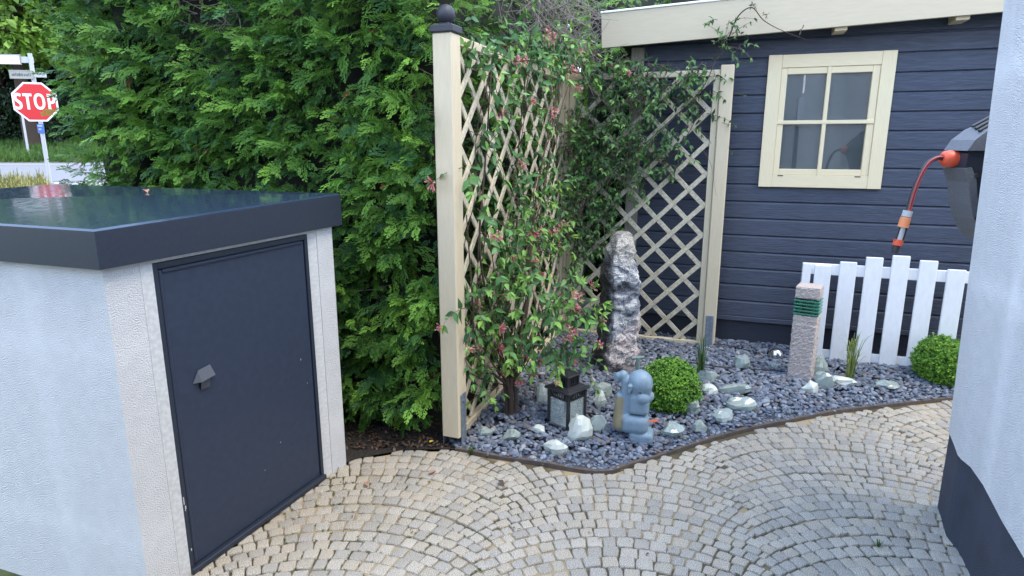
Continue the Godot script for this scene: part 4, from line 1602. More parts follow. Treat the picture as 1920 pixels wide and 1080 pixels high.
func surface_net(lo: Vector3, hi: Vector3, cell: float, color: Callable) -> Geo:
	var n := Vector3i(((hi - lo) / cell).ceil())
	var s := PackedFloat32Array()
	s.resize((n.x + 1) * (n.y + 1) * (n.z + 1))
	var sx := 1
	var sy := n.x + 1
	var sz := (n.x + 1) * (n.y + 1)
	for k in n.z + 1:
		for j in n.y + 1:
			for i in n.x + 1:
				s[i + j * sy + k * sz] = figure_field(lo + Vector3(i, j, k) * cell)
	var g := Geo.new()
	var id := {}
	for k in n.z:
		for j in n.y:
			for i in n.x:
				var at0 := i + j * sy + k * sz
				var sum := Vector3.ZERO
				var cnt := 0
				for e in [[0, 1], [2, 3], [4, 5], [6, 7], [0, 2], [1, 3], [4, 6], [5, 7], [0, 4], [1, 5], [2, 6], [3, 7]]:
					var a: int = e[0]
					var b: int = e[1]
					var va := s[at0 + (a & 1) + ((a >> 1) & 1) * sy + ((a >> 2) & 1) * sz]
					var vb := s[at0 + (b & 1) + ((b >> 1) & 1) * sy + ((b >> 2) & 1) * sz]
					if (va < 0) != (vb < 0):
						var t := va / (va - vb)
						sum += Vector3(a & 1, (a >> 1) & 1, (a >> 2) & 1).lerp(Vector3(b & 1, (b >> 1) & 1, (b >> 2) & 1), t)
						cnt += 1
				if cnt:
					var p := lo + (Vector3(i, j, k) + sum / cnt) * cell
					id[at0] = g.vert(p, color.call(p))
	for k in range(1, n.z):
		for j in range(1, n.y):
			for i in range(1, n.x):
				var o := i + j * sy + k * sz
				for ax in 3:
					var st: int = [sx, sy, sz][ax]
					var u: int = [sy, sz, sx][ax]
					var w: int = [sz, sx, sy][ax]
					if (s[o] < 0) == (s[o + st] < 0):
						continue
					if not (id.has(o) and id.has(o - u) and id.has(o - u - w) and id.has(o - w)):
						continue
					if s[o] < 0:
						g.quad(id[o - u - w], id[o - w], id[o], id[o - u])
					else:
						g.quad(id[o - u - w], id[o - u], id[o], id[o - w])
	return g

func statue() -> void:
	var s := thing("carved_figure", "blue-grey painted carved animal figure with raised curling tail and ochre back", "statue", Vector3(0.652, 0.016, -3.115), Basis(Vector3.UP, deg_to_rad(-16)))
	var col := func(p: Vector3) -> Color:
		var ochre := smoothstep(-0.062, -0.072, p.x + 0.25 * maxf(0.0, p.y - 0.24)) * smoothstep(0.250, 0.235, p.y) * smoothstep(0.055, 0.075, p.y)
		var v := 1.0 + 0.12 * noise.get_noise_3d(p.x * 30, p.y * 8, p.z * 30)
		var c := Vector3(0.20, 0.285, 0.36).lerp(Vector3(0.27, 0.235, 0.14), ochre) * v
		return Color(c.x, c.y, c.z)
	var g := surface_net(Vector3(-0.145, -0.012, -0.085), Vector3(0.112, 0.402, 0.085), 0.0045, col)
	part("body", g.mesh(true), M.statue_paint, s)
	for z in [-1, 1]:
		var b := SphereMesh.new()
		b.radius = 0.007
		b.height = 0.014
		b.radial_segments = 10
		b.rings = 6
		part("eye", b, M.ink, s, at(Vector3(0.016, 0.288, z * 0.0505)))
	# a small spout on a stake behind it
	g = Geo.new()
	g.tube([Vector3(0, 0, 0), Vector3(0, 0.40, 0)], 0.010, 0.013, 10)
	g.tube([Vector3(-0.035, 0.395, 0), Vector3(0.032, 0.402, 0)], 0.009, 0.007, 8)
	single("garden_stake", "slim grey-green tee-headed stake rising behind the carved figure's head", "stake", g.mesh(true), mat("stake_green", Vector3(0.14, 0.19, 0.17), 0.6), at(Vector3(0.685, 0.01, -3.30)))

# ---------------------------------------------------------------- small plants
func ball_bush(label: String, p: Vector3, r: float, n: int) -> void:
	var b := thing("clipped_bush", label, "bush", p, Basis.IDENTITY, "clipped ball bushes in the slate bed")
	var g := Geo.new()
	g.tube([Vector3(0, -r, 0), Vector3(0, 0, 0)], 0.02, 0.012, 7)
	for i in 60:
		var d := rv()
		g.tube([Vector3.ZERO, d * r * 0.5 + rv() * 0.01, d * r * 0.92], 0.004, 0.001, 4)
	part("stem", g.mesh(true), M.bark, b)
	var leaf := Geo.new()
	for k in 6:
		var a := k * 2.4
		var y := 0.12 + k * 0.15
		var d := Vector3(cos(a), 0.75, sin(a)).normalized()
		var s := d.cross(Vector3.UP).normalized() * 0.20
		var o := Vector3(0, y, 0)
		var c := Color(0.85, 0.88, 0.9) if k < 3 else Color(1.15, 1.12, 1.0)
		leaf.face([o, o + d * 0.28 + s, o + d * 0.62, o + d * 0.28 - s], c)
	var mesh := leaf.mesh()
	var xf := []
	var cols := []
	for i in n:
		var d := rv()
		if d.y < -0.85:
			continue
		var lump := noise.get_noise_3d(d.x * 2.2 + p.x, d.y * 2.2, d.z * 2.2)
		var q := d * r * (rf(0.78, 1.0) + 0.13 * lump + (rf(0.0, 0.16) if rng.randf() < 0.06 else 0.0))
		var dir := (d + Vector3.UP * 0.45 + rv() * 0.5).normalized()
		var sz := rf(0.013, 0.022)
		xf.append(Transform3D(aim(dir, rv()).scaled_local(Vector3.ONE * sz), q))
		var t := rng.randf()
		var c := Vector3(0.065, 0.18, 0.022).lerp(Vector3(0.23, 0.43, 0.04), t * t) * rf(0.85, 1.15)
		cols.append(Color(c.x, c.y, c.z))
	many("foliage", mesh, M.leafy, xf, cols, b)

func grass_plant(label: String, p: Vector3, h: float, n: int, c0: Vector3, c1: Vector3, spread: float, lean: Vector3) -> void:
	var t := thing("ornamental_grass", label, "grass plant", p)
	for i in n:
		var g := Geo.new()
		var a := rf(0, TAU)
		var d := (Vector3(cos(a), 0, sin(a)) + lean).normalized()
		var l := h * rf(0.5, 1.05)
		var sp := spread * rf(0.1, 1.0)
		var o := Vector3(rf(-0.018, 0.018), 0, rf(-0.018, 0.018))
		var w := Vector3(-d.z, 0, d.x) * rf(0.0025, 0.0042)
		var pts := spline([o, o + d * sp * 0.15 + Vector3.UP * l * 0.45, o + d * sp * 0.5 + Vector3.UP * l * 0.85, o + d * sp + Vector3.UP * l * rf(0.75, 1.0)], 3)
		var c := c0.lerp(c1, rng.randf())
		var col := Color(c.x, c.y, c.z)
		for k in pts.size():
			var f := 1.0 - pow(float(k) / (pts.size() - 1), 2.0) * 0.92
			g.vert(pts[k] - w * f, col)
			g.vert(pts[k] + w * f, col)
		for k in pts.size() - 1:
			g.quad(k * 2, k * 2 + 1, k * 2 + 3, k * 2 + 2)
		part("blade", g.mesh(true), M.leafy, t)

func plants() -> void:
	rng.seed = 404
	ball_bush("round bright green clipped bush beside the blue-grey carved figure", Vector3(0.925, 0.150, -3.52), 0.158, 8500)
	ball_bush("round bright green clipped bush at the house wall, before the white picket fence", Vector3(2.815, 0.140, -3.98), 0.158, 8500)
	grass_plant("dark green grass clump behind the ball bush, at the trellis end post", Vector3(1.25, 0.03, -4.02), 0.30, 34, Vector3(0.03, 0.075, 0.02), Vector3(0.07, 0.14, 0.03), 0.10, Vector3(-0.1, 0, 0))
	grass_plant("light green grass clump right of the granite lamp, before the picket fence", Vector3(2.19, 0.03, -3.92), 0.36, 44, Vector3(0.09, 0.16, 0.04), Vector3(0.26, 0.30, 0.09), 0.15, Vector3(0.05, 0, 0))
	var g := Geo.new()
	var prof := []
	for i in 21:
		var a := -PI / 2 + PI * i / 20
		prof.append(Vector2(maxf(cos(a) * 0.050, 0.0004), sin(a) * 0.050))
	g.lathe(prof, 32)
	single("steel_ball", "polished steel garden ball on the slate before the shed", "garden ball", g.mesh(true), M.steel, at(Vector3(1.888, 0.062, -4.36)))
	g = Geo.new()
	var c := []
	for q in [Vector3(1.52, 0.06, -4.62), Vector3(1.60, 0.062, -4.60), Vector3(1.72, 0.05, -4.52), Vector3(1.80, 0.055, -4.42)]:
		c.append(q)
	g.tube(spline(c, 6), 0.004, 0.004, 6)
	single("garden_cable", "black cable lying on the slate from the trellis end post to the steel ball", "cable", g.mesh(true), M.cable)
	g = Geo.new()
	g.tube(spline([Vector3(1.20, 0.055, -4.25), Vector3(1.36, 0.058, -4.15), Vector3(1.55, 0.052, -4.11), Vector3(1.72, 0.054, -4.07), Vector3(1.87, 0.05, -4.05)], 6), 0.0035, 0.0035, 6)
	single("garden_cable", "black cable across the slate leading to the granite lamp", "cable", g.mesh(true), M.cable)

# ---------------------------------------------------------------- glass rocks
func rock_mesh(size: Vector3, cuts: int) -> ArrayMesh:
	var g := Geo.new()
	var n := 11
	var planes := []
	for i in cuts:
		planes.append([rv(), rf(0.30, 0.50)])
	var s := SphereMesh.new()
	s.radial_segments = n
	s.rings = 6
	var a := s.get_mesh_arrays()
	var sd := rf(0, 60)
	var vs: PackedVector3Array = a[Mesh.ARRAY_VERTEX]
	for p in vs:
		var q := p * 1.15
		for pl in planes:
			var over: float = q.dot(pl[0]) - pl[1]
			if over > 0.0:
				q -= pl[0] * over
		q *= 1.0 + 0.17 * noise.get_noise_3d(q.x * 2.6 + sd, q.y * 2.4, q.z * 2.4) + 0.12 * noise.get_noise_3d(q.x * 6.0, q.y * 8.0 + sd, q.z * 8.0)
		g.vert(q * size)
	var ix: PackedInt32Array = a[Mesh.ARRAY_INDEX]
	for i in range(0, ix.size(), 3):
		g.tri(ix[i], ix[i + 2], ix[i + 1])
	return g.mesh()

func glass_rocks() -> void:
	rng.seed = 812
	# place, width, height, depth, milky, label
	var list := [
		[0.352, -3.10, 0.125, 0.125, 0.10, 1, "largest upright pale green glass rock, in front of the lantern's near corner"],
		[0.222, -2.985, 0.115, 0.070, 0.09, 1, "whitish glass rock at the slate edge, left of the large upright one"],
		[0.455, -3.20, 0.100, 0.090, 0.09, 0, "clear greenish glass rock behind the large upright one, right of the lantern"],
		[-0.010, -3.115, 0.100, 0.050, 0.08, 0, "flat greenish glass rock at the foot of the honeysuckle stem"],
		[-0.150, -3.165, 0.085, 0.045, 0.07, 0, "grey-green glass rock nearest the ball-topped trellis post"],
		[0.145, -3.16, 0.085, 0.040, 0.06, 1, "low flat pale glass rock left of the lantern base"],
		[0.555, -3.66, 0.115, 0.090, 0.09, 0, "clear glass rock between the standing stone and the carved figure's tail"],
		[0.510, -3.48, 0.075, 0.100, 0.07, 1, "upright whitish glass rock right behind the lantern's hanging leaves"],
		[0.852, -3.165, 0.125, 0.085, 0.10, 0, "squarish clear glass rock just right of the carved figure's foot"],
		[1.015, -3.24, 0.085, 0.060, 0.07, 0, "small greenish glass rock below the ball bush, near the brown edging"],
		[1.020, -3.42, 0.105, 0.085, 0.09, 0, "clear glass rock tucked against the right side of the ball bush"],
		[1.190, -3.36, 0.130, 0.065, 0.09, 0, "yellowish green glass rock midway between ball bush and brown edging"],
		[1.345, -3.50, 0.160, 0.075, 0.10, 0, "wide clear glass rock, third from the front in the scatter right of the bush"],
		[1.215, -3.71, 0.110, 0.060, 0.09, 1, "whitish glass rock at the left of the scatter behind the ball bush"],
		[1.375, -3.715, 0.190, 0.065, 0.09, 0, "longest glass rock, a flat slab in the middle of the scatter"],
		[1.270, -3.92, 0.110, 0.085, 0.09, 0, "clear glass rock next to the dark grass clump"],
		[1.565, -4.14, 0.105, 0.105, 0.09, 0, "clear glass rock standing by itself before the steel ball"],
		[1.845, -3.725, 0.105, 0.085, 0.09, 1, "brightest white glass rock, in front of the granite lamp's foot"],
		[1.985, -3.84, 0.120, 0.090, 0.10, 0, "clear glass rock leaning at the right foot of the granite lamp"],
		[2.115, -3.86, 0.160, 0.050, 0.10, 1, "flat white glass slab before the light green grass clump"],
		[2.390, -3.84, 0.140, 0.045, 0.10, 0, "flat greenish glass rock between light grass clump and right ball bush"],
		[2.055, -4.04, 0.125, 0.120, 0.08, 0, "tall clear glass rock behind the granite lamp, at the fence foot"],
		[1.800, -4.16, 0.050, 0.045, 0.05, 0, "tiny clear glass rock left of the granite lamp"],
		[0.175, -3.56, 0.090, 0.110, 0.07, 1, "white glass rock half hidden behind the lantern's left side"],
	]
	for r in list:
		var m := rock_mesh(Vector3(r[2], r[3] * 1.25, r[4]), 9)
		var t := Transform3D(Basis(Vector3.UP, rf(-0.5, 0.5)), Vector3(r[0], mound(r[0], r[1]) + r[3] * 0.38, r[1]))
		single("glass_rock", r[6], "glass rock", m, M.slag_glass_milky if r[5] else M.slag_glass, t, "rough glass rocks lying on the slate")

# ---------------------------------------------------------------- climbers
func leaf_mesh(wide: float, fold: float, curl: float) -> ArrayMesh:   # one unit long along y, facing z
	var g := Geo.new()
	var rows := [[0.0, 0.03], [0.13, 0.66], [0.33, 1.0], [0.58, 0.76], [0.82, 0.30], [1.0, 0.0]]
	var dark := Color(0.92, 0.94, 0.96)
	for r in rows:
		var z: float = -curl * r[0] * r[0]
		var w: float = wide * 0.5 * r[1]
		g.vert(Vector3(-w, r[0], z + fold * w), dark)
		g.vert(Vector3(0, r[0], z), Color(1.12, 1.12, 1.05))
		g.vert(Vector3(w, r[0], z + fold * w), dark)
	for i in rows.size() - 1:
		var a := i * 3
		g.quad(a, a + 1, a + 4, a + 3)
		g.quad(a + 1, a + 2, a + 5, a + 4)
	return g.mesh(true)

func blossom_mesh() -> ArrayMesh:
	var g := Geo.new()
	for i in 17:
		var d := (rv() + Vector3(0, 0.9, 0)).normalized()
		var o := d * 0.06
		var l := rf(0.35, 0.6)
		var s := d.cross(rv()).normalized()
		var c0 := Color(0.46, 0.08, 0.12)
		var c1 := Color(0.60, 0.20, 0.23) if i % 3 else Color(0.68, 0.46, 0.40)
		var u := d.cross(s)
		for k in 3:
			var a := s * cos(TAU * k / 3) + u * sin(TAU * k / 3)
			var b := s * cos(TAU * (k + 1) / 3) + u * sin(TAU * (k + 1) / 3)
			var k0 := g.vert(o + a * 0.025, c0)
			var k1 := g.vert(o + b * 0.025, c0)
			var k2 := g.vert(o + d * l + b * 0.045, c0.lerp(c1, 0.6))
			var k3 := g.vert(o + d * l + a * 0.045, c0.lerp(c1, 0.6))
			g.quad(k0, k1, k2, k3)
			g.face([o + d * l + a * 0.045, o + d * l + b * 0.045, o + d * (l + 0.06) + (a + b).normalized() * 0.13], c1)
	return g.mesh()

class Climber:
	var leaves := []       # [transform, form, colour]
	var stems := Geo.new()
	var blooms := []

func shoot(c: Climber, p: Vector3, d: Vector3, len: float, leaf_len: float, c0: Vector3, c1: Vector3, forms: int, sag: float, bloom: float, tipc: Vector3) -> void:
	var path := [p]
	var q := p
	var n := maxi(3, int(len / 0.045))
	var side := d.cross(Vector3.UP)
	if side.length() < 0.1:
		side = Vector3.RIGHT
	side = side.normalized()
	var tone := rng.randf()
	var out_dir := Vector3(d.x, 0.0, maxf(d.z, 0.1)).normalized()
	for i in n:
		d = (d + Vector3.DOWN * sag * rf(0.3, 1.0) + rv() * 0.16).normalized()
		q += d * len / n
		path.append(q)
		var t := float(i + 1) / n
		side = (side.rotated(d, PI / 2 + rf(-0.4, 0.4))).normalized()
		side = (side - d * side.dot(d)).normalized()
		for sg in [-1.0, 1.0]:
			if rng.randf() < 0.08:
				continue
			var ld: Vector3 = (side * sg * 0.9 + d * 0.45 + Vector3.DOWN * rf(0.1, 0.9) + rv() * 0.2).normalized()
			var up := (Vector3.UP * 0.45 + rv() * 0.6 + out_dir * 0.85).normalized()
			var sz := leaf_len * rf(0.7, 1.2) * lerpf(1.0, 0.62, t)
			var col := c0.lerp(c1, clampf(tone * 0.7 + rf(0, 0.35), 0, 1)) * rf(0.8, 1.2)
			if t > 0.72:
				col = col.lerp(tipc, rf(0.3, 0.9) * (1.0 if tone > 0.35 else 0.3))
			c.leaves.append([Transform3D(aim(ld, up).scaled_local(Vector3.ONE * sz), q), rng.randi_range(0, forms - 1), Color(col.x, col.y, col.z)])
	# a terminal pair
	for k in 2:
		var ld: Vector3 = (d + rv() * 0.5).normalized()
		var col := tipc.lerp(c1, rng.randf() * 0.6)
		c.leaves.append([Transform3D(aim(ld, Vector3.UP * 0.5 + out_dir + rv() * 0.5).scaled_local(Vector3.ONE * leaf_len * rf(0.5, 0.9)), q), rng.randi_range(0, forms - 1), Color(col.x, col.y, col.z)])
	c.stems.tube(path, 0.0022, 0.0010, 4)
	if rng.randf() < bloom:
		c.blooms.append(Transform3D(aim((d + Vector3.UP * 0.4).normalized(), rv()).scaled_local(Vector3.ONE * rf(0.045, 0.072)), q + d * 0.012))

func finish_climber(c: Climber, t: Node3D, forms: Array, tints: Array) -> void:
	part("stems", c.stems.mesh(true), M.vine_stem, t)
	var ranked := []
	for l in c.leaves:
		var e := seen_at(l[0].origin)
		if e.x > 0 and e.x < 1 and e.y > 0 and e.y < 1:
			ranked.append([l[0].basis.y.length() / e.z, l])
	ranked.sort_custom(func(a, b): return a[0] > b[0])
	var own := {}
	# leaves that are pieces of their own share a few tones
	for i in mini(300, ranked.size()):
		var l = ranked[i][1]
		own[l] = true
		var best = tints[0]
		for m in tints:
			var a: Color = m.get_meta("tone")
			var b: Color = best.get_meta("tone")
			if Vector3(a.r - l[2].r, a.g - l[2].g, a.b - l[2].b).length() < Vector3(b.r - l[2].r, b.g - l[2].g, b.b - l[2].b).length():
				best = m
		part("leaf", forms[l[1]], best, t, l[0])
	for k in forms.size():
		var xf := []
		var cols := []
		for l in c.leaves:
			if l[1] == k and not own.has(l):
				xf.append(l[0])
				cols.append(l[2])
		many("foliage", forms[k], M.leafy, xf, cols, t)

func leaf_tints(list: Array) -> Array:
	var out := []
	for v in list:
		var m: StandardMaterial3D = M.leafy.duplicate()
		m.albedo_color = lc(v.x, v.y, v.z)
		m.set_meta("tone", Color(v.x, v.y, v.z))
		out.append(m)
	return out

func on_left(s: float, y: float, off: float) -> Vector3:    # on the panel that runs away from the front post
	return POST + E2 * s + Vector3.UP * y + E1 * off

func on_right(s: float, y: float, off: float) -> Vector3:   # on the panel parallel to the shed
	return CORNER + E1 * s + Vector3.UP * y + NS * off

func honeysuckle() -> void:
	rng.seed = 1999
	mat("vine_stem", Vector3(0.13, 0.085, 0.065), 0.9)
	var t := thing("honeysuckle", "honeysuckle with clusters of pinkish red flowers climbing the left trellis", "climbing plant")
	var c := Climber.new()
	var root := Vector3(-0.01, 0.0, -3.40)
	# woody stems from the root up the panel
	var wood := Geo.new()
	for k in 7:
		var a := TAU * k / 7
		var o := root + Vector3(cos(a), 0, sin(a)) * 0.022
		wood.tube(spline([o, o + Vector3(0.01 * cos(a * 3), 0.12, 0.01 * sin(a * 2)), root + Vector3(cos(a) * 0.03 - 0.01, 0.26, sin(a) * 0.03)], 4), 0.014, 0.010, 7)
	var guides := [
		[root + Vector3(0, 0.2, 0), on_left(0.35, 0.6, 0.08), on_left(0.25, 1.0, 0.05), on_left(0.35, 1.5, 0.05), on_left(0.5, 2.0, 0.03)],
		[root + Vector3(0, 0.2, 0), on_left(0.5, 0.5, 0.1), on_left(0.8, 1.0, 0.06), on_left(0.9, 1.5, 0.04), on_left(1.1, 2.05, 0.03)],
		[root + Vector3(0, 0.2, 0), on_left(0.7, 0.45, 0.15), on_left(1.2, 0.9, 0.06), on_left(1.5, 1.4, 0.05), on_left(1.7, 2.0, 0.05)],
		[root + Vector3(0, 0.2, 0), on_left(0.15, 0.45, 0.07), on_left(0.10, 0.75, 0.07), on_left(0.06, 1.2, 0.06)],
		[root + Vector3(0, 0.2, 0), Vector3(0.12, 0.45, -3.42), Vector3(0.20, 0.62, -3.40)],
		[root + Vector3(0, 0.2, 0), on_left(0.6, 0.7, 0.2), on_left(1.0, 1.2, 0.12), on_left(1.4, 1.7, 0.1), on_left(1.9, 2.1, 0.06), on_right(0.25, 2.14, 0.05)],
	]
	for gd in guides:
		wood.tube(spline(gd, 8), 0.009, 0.003, 6)
	for i in 12:
		var gd: Array = guides[i % 6].duplicate()
		for k in range(1, gd.size()):
			gd[k] = gd[k] + Vector3(rf(-0.08, 0.08), rf(-0.1, 0.1), rf(-0.1, 0.1))
		wood.tube(spline(gd, 6), 0.004, 0.002, 5)
	part("trunk", wood.mesh(true), M.bark, t)
	var c0 := Vector3(0.038, 0.108, 0.038)
	var c1 := Vector3(0.086, 0.215, 0.052)
	var tip := Vector3(0.19, 0.34, 0.06)
	# the bush of foliage in front of the panel's foot
	for i in 105:
		var u := rv()
		var p := Vector3(0.09, 0.58, -3.50) + u * Vector3(0.28, 0.19, 0.22) * pow(rng.randf(), 0.4)
		shoot(c, p, (u + Vector3(0.1, 0.25, 0.5)).normalized(), rf(0.12, 0.24), 0.076, c0, c1, 4, 0.16, 0.24, tip)
	# the middle of the panel
	for i in 110:
		var s := rf(0.10, 1.6)
		var y := rf(0.70, 1.30)
		if rng.randf() < 0.35 and s < 0.35:
			continue
		shoot(c, on_left(s, y, rf(0.02, 0.12)), (E1 * rf(0.5, 1.0) + rv() * 0.8 + Vector3.UP * 0.2).normalized(), rf(0.12, 0.24), 0.072, c0, c1, 4, 0.18, 0.12, tip)
	# thinner above
	for i in 125:
		var s := rf(0.12, 1.8)
		var y := 1.3 + 0.8 * pow(rng.randf(), 0.8)
		if noise.get_noise_2d(s * 2.3, y * 2.3 + 4) < -0.08:
			continue
		shoot(c, on_left(s, y, rf(-0.02, 0.12)), (E1 * rf(0.2, 0.9) + rv() * 0.9 + Vector3.UP * 0.2).normalized(), rf(0.12, 0.26), 0.075, c0, c1, 4, 0.2, 0.10, tip)
	# over the top rail and towards the corner
	for i in 60:
		var s := rf(0.75, 2.0)
		shoot(c, on_left(s, 2.02 + rf(-0.03, 0.16), rf(-0.08, 0.10)), (E1 * rf(-0.1, 0.9) + Vector3.UP * rf(-0.1, 0.9) + rv() * 0.7).normalized(), rf(0.14, 0.34), 0.078, c0, c1, 4, 0.16, 0.22, tip)
	for i in 14:
		shoot(c, on_right(rf(-0.1, 0.45), rf(1.95, 2.12), rf(0.0, 0.12)), (E1 * rf(0.0, 1.0) + NS * rf(0.1, 0.6) + rv() * 0.5).normalized(), rf(0.15, 0.35), 0.078, c0, c1, 4, 0.2, 0.15, tip)
	for i in 26:
		shoot(c, on_left(rf(0.05, 0.35), rf(0.25, 0.9), rf(0.01, 0.06)), (E1 * rf(0.4, 0.9) + rv() * 0.8).normalized(), rf(0.10, 0.2), 0.060, c0, c1, 4, 0.25, 0.2, tip)
	# sprays that come forward past the post and over the lantern
	for sp in [[on_left(0.02, 0.74, 0.07), Vector3(-0.5, 0.1, 0.7), 0.20, 1.0], [on_left(0.05, 0.66, 0.07), Vector3(0.2, -0.1, 1.0), 0.18, 1.0], [on_left(0.02, 1.43, 0.06), Vector3(-0.7, 0.0, 0.6), 0.16, 1.0], [on_left(0.1, 1.40, 0.07), Vector3(0.1, 0.0, 0.8), 0.2, 0.0], [on_left(0.25, 2.04, 0.0), Vector3(0.2, 1.0, 0.2), 0.2, 0.0], [Vector3(0.24, 0.44, -3.40), Vector3(0.9, 0.3, 0.5), 0.30, 0.0], [Vector3(0.26, 0.40, -3.38), Vector3(0.9, 0.0, 0.7), 0.34, 0.0], [Vector3(-0.10, 0.24, -3.28), Vector3(-0.6, 0.1, 0.5), 0.16, 0.0]]:
		shoot(c, sp[0], sp[1].normalized(), sp[2], 0.070, c0, c1, 4, 0.22, sp[3], tip)
	var forms := [leaf_mesh(0.44, 0.35, 0.12), leaf_mesh(0.50, 0.25, 0.22), leaf_mesh(0.38, 0.5, 0.18), leaf_mesh(0.46, 0.15, 0.3)]
	finish_climber(c, t, forms, leaf_tints([c0 * 0.85, c0.lerp(c1, 0.3), c0.lerp(c1, 0.65), c1, c1.lerp(tip, 0.35), c1.lerp(tip, 0.7)]))
	var bl := [blossom_mesh(), blossom_mesh(), blossom_mesh()]
	for i in c.blooms.size():
		part("flower_cluster", bl[i % 3], M.petal, t, c.blooms[i])

func vine() -> void:
	rng.seed = 606
	var t := thing("climbing_vine", "leafy green vine hanging over the right trellis and reaching to the shed's fascia", "climbing plant")
	var c := Climber.new()
	var c0 := Vector3(0.028, 0.080, 0.030)
	var c1 := Vector3(0.062, 0.150, 0.040)
	var tip := Vector3(0.10, 0.21, 0.05)
	var wood := Geo.new()
	var root := on_right(0.12, 0.0, 0.10)
	for gd in [
		[root, on_right(0.10, 0.6, 0.06), on_right(0.2, 1.1, 0.05), on_right(0.35, 1.6, 0.04), on_right(0.6, 2.0, 0.03), on_right(0.95, 2.1, 0.02)],
		[root, on_right(0.2, 0.6, 0.05), on_right(0.1, 1.2, 0.05), on_right(0.15, 1.8, 0.05), on_right(0.4, 2.1, 0.03)],
		[root, on_right(0.15, 0.8, 0.06), on_right(0.35, 1.25, 0.06), on_right(0.7, 1.6, 0.04), on_right(1.0, 1.9, 0.03), on_right(1.1, 2.15, 0.03), on_right(1.17, 2.27, 0.12)],
		[on_right(1.17, 2.24, 0.12), on_right(1.22, 2.36, 0.15), on_right(1.30, 2.40, 0.18), on_right(1.38, 2.32, 0.16), on_right(1.50, 2.26, 0.10), on_right(1.66, 2.20, 0.06)],
		[on_right(0.4, 1.2, 0.03), on_right(0.7, 1.32, 0.06), on_right(0.9, 1.55, 0.05), on_right(1.0, 1.75, 0.04)],
		[on_right(0.5, 1.5, 0.03), on_right(0.75, 1.45, 0.05), on_right(0.85, 1.65, 0.05)]]:
		wood.tube(spline(gd, 8), 0.0055, 0.0016, 6)
	part("trunk", wood.mesh(true), M.bark, t)
	# dense lower left
	for i in 270:
		var y := rf(0.72, 1.62)
		var s := rf(-0.05, lerpf(0.42, 0.62, smoothstep(0.9, 1.3, y)))
		shoot(c, on_right(s, y, rf(0.0, 0.14)), (NS * rf(0.3, 1.0) + rv() * 0.9).normalized(), rf(0.10, 0.22), 0.056, c0, c1, 4, 0.22, 0.0, tip)
	# along the top
	for i in 190:
		var s := rf(0.30, 1.12)
		var y := rf(1.72, 2.12) - 0.12 * s
		if s > 0.75 and y < 1.85 and rng.randf() < 0.7:
			continue
		shoot(c, on_right(s, y + 0.10, rf(-0.02, 0.12)), (NS * rf(0.2, 0.9) + Vector3.DOWN * 0.2 + rv() * 0.9).normalized(), rf(0.11, 0.24), 0.056, c0, c1, 4, 0.25, 0.0, tip)
	for i in 110:
		var s := rf(0.1, 0.9)
		shoot(c, on_right(s, 1.75 - s * 0.2 + rf(-0.28, 0.1), rf(0.0, 0.12)), (NS * rf(0.2, 0.9) + rv() * 0.9).normalized(), rf(0.10, 0.22), 0.056, c0, c1, 4, 0.25, 0.0, tip)
	# low stragglers and the spray up to the fascia
	for i in 16:
		shoot(c, on_right(rf(-0.02, 0.22), rf(0.4, 0.75), rf(0.02, 0.12)), (NS * rf(0.3, 1.0) + rv() * 0.8).normalized(), rf(0.08, 0.16), 0.046, c0, c1, 4, 0.2, 0.0, tip)
	for i in 15:
		shoot(c, on_right(rf(1.08, 1.24), rf(2.14, 2.36), rf(0.08, 0.16)), (NS * rf(0.1, 0.7) + E1 * rf(-0.6, 0.8) + rv() * 0.5).normalized(), rf(0.08, 0.18), 0.046, c0, c1, 4, 0.25, 0.0, tip)
	for q in [[1.22, 2.05, 0.3], [1.24, 1.9, 0.4], [1.20, 1.70, 0.4], [1.22, 1.58, 0.3]]:
		shoot(c, on_right(q[0] - 0.1, q[1], 0.02), (E1 * 0.8 + rv() * 0.4).normalized(), 0.16, 0.036, c0, c1, 4, 0.1, 0.0, tip)
	for q in [[1.33, 2.39], [1.40, 2.33], [1.29, 2.40], [1.6, 2.22]]:
		shoot(c, on_right(q[0], q[1], 0.17), (Vector3.UP * 0.8 + rv() * 0.6).normalized(), 0.06, 0.030, Vector3(0.10, 0.085, 0.05), Vector3(0.12, 0.13, 0.06), 4, 0.1, 0.0, Vector3(0.12, 0.10, 0.06))
	for i in 30:
		var p := on_right(rf(0.1, 1.05), rf(1.2, 2.05), rf(0.02, 0.08))
		var d := rv()
		c.stems.tube(spline([p, p + d * 0.1 + Vector3.DOWN * 0.03, p + d * 0.18 + Vector3.DOWN * rf(0.05, 0.2)], 4), 0.0016, 0.0008, 4)
	var forms := [leaf_mesh(0.42, 0.35, 0.15), leaf_mesh(0.48, 0.25, 0.25), leaf_mesh(0.36, 0.5, 0.2), leaf_mesh(0.45, 0.15, 0.3)]
	finish_climber(c, t, forms, leaf_tints([c0 * 0.85, c0.lerp(c1, 0.4), c1 * 0.9, c1, c1.lerp(tip, 0.6)]))

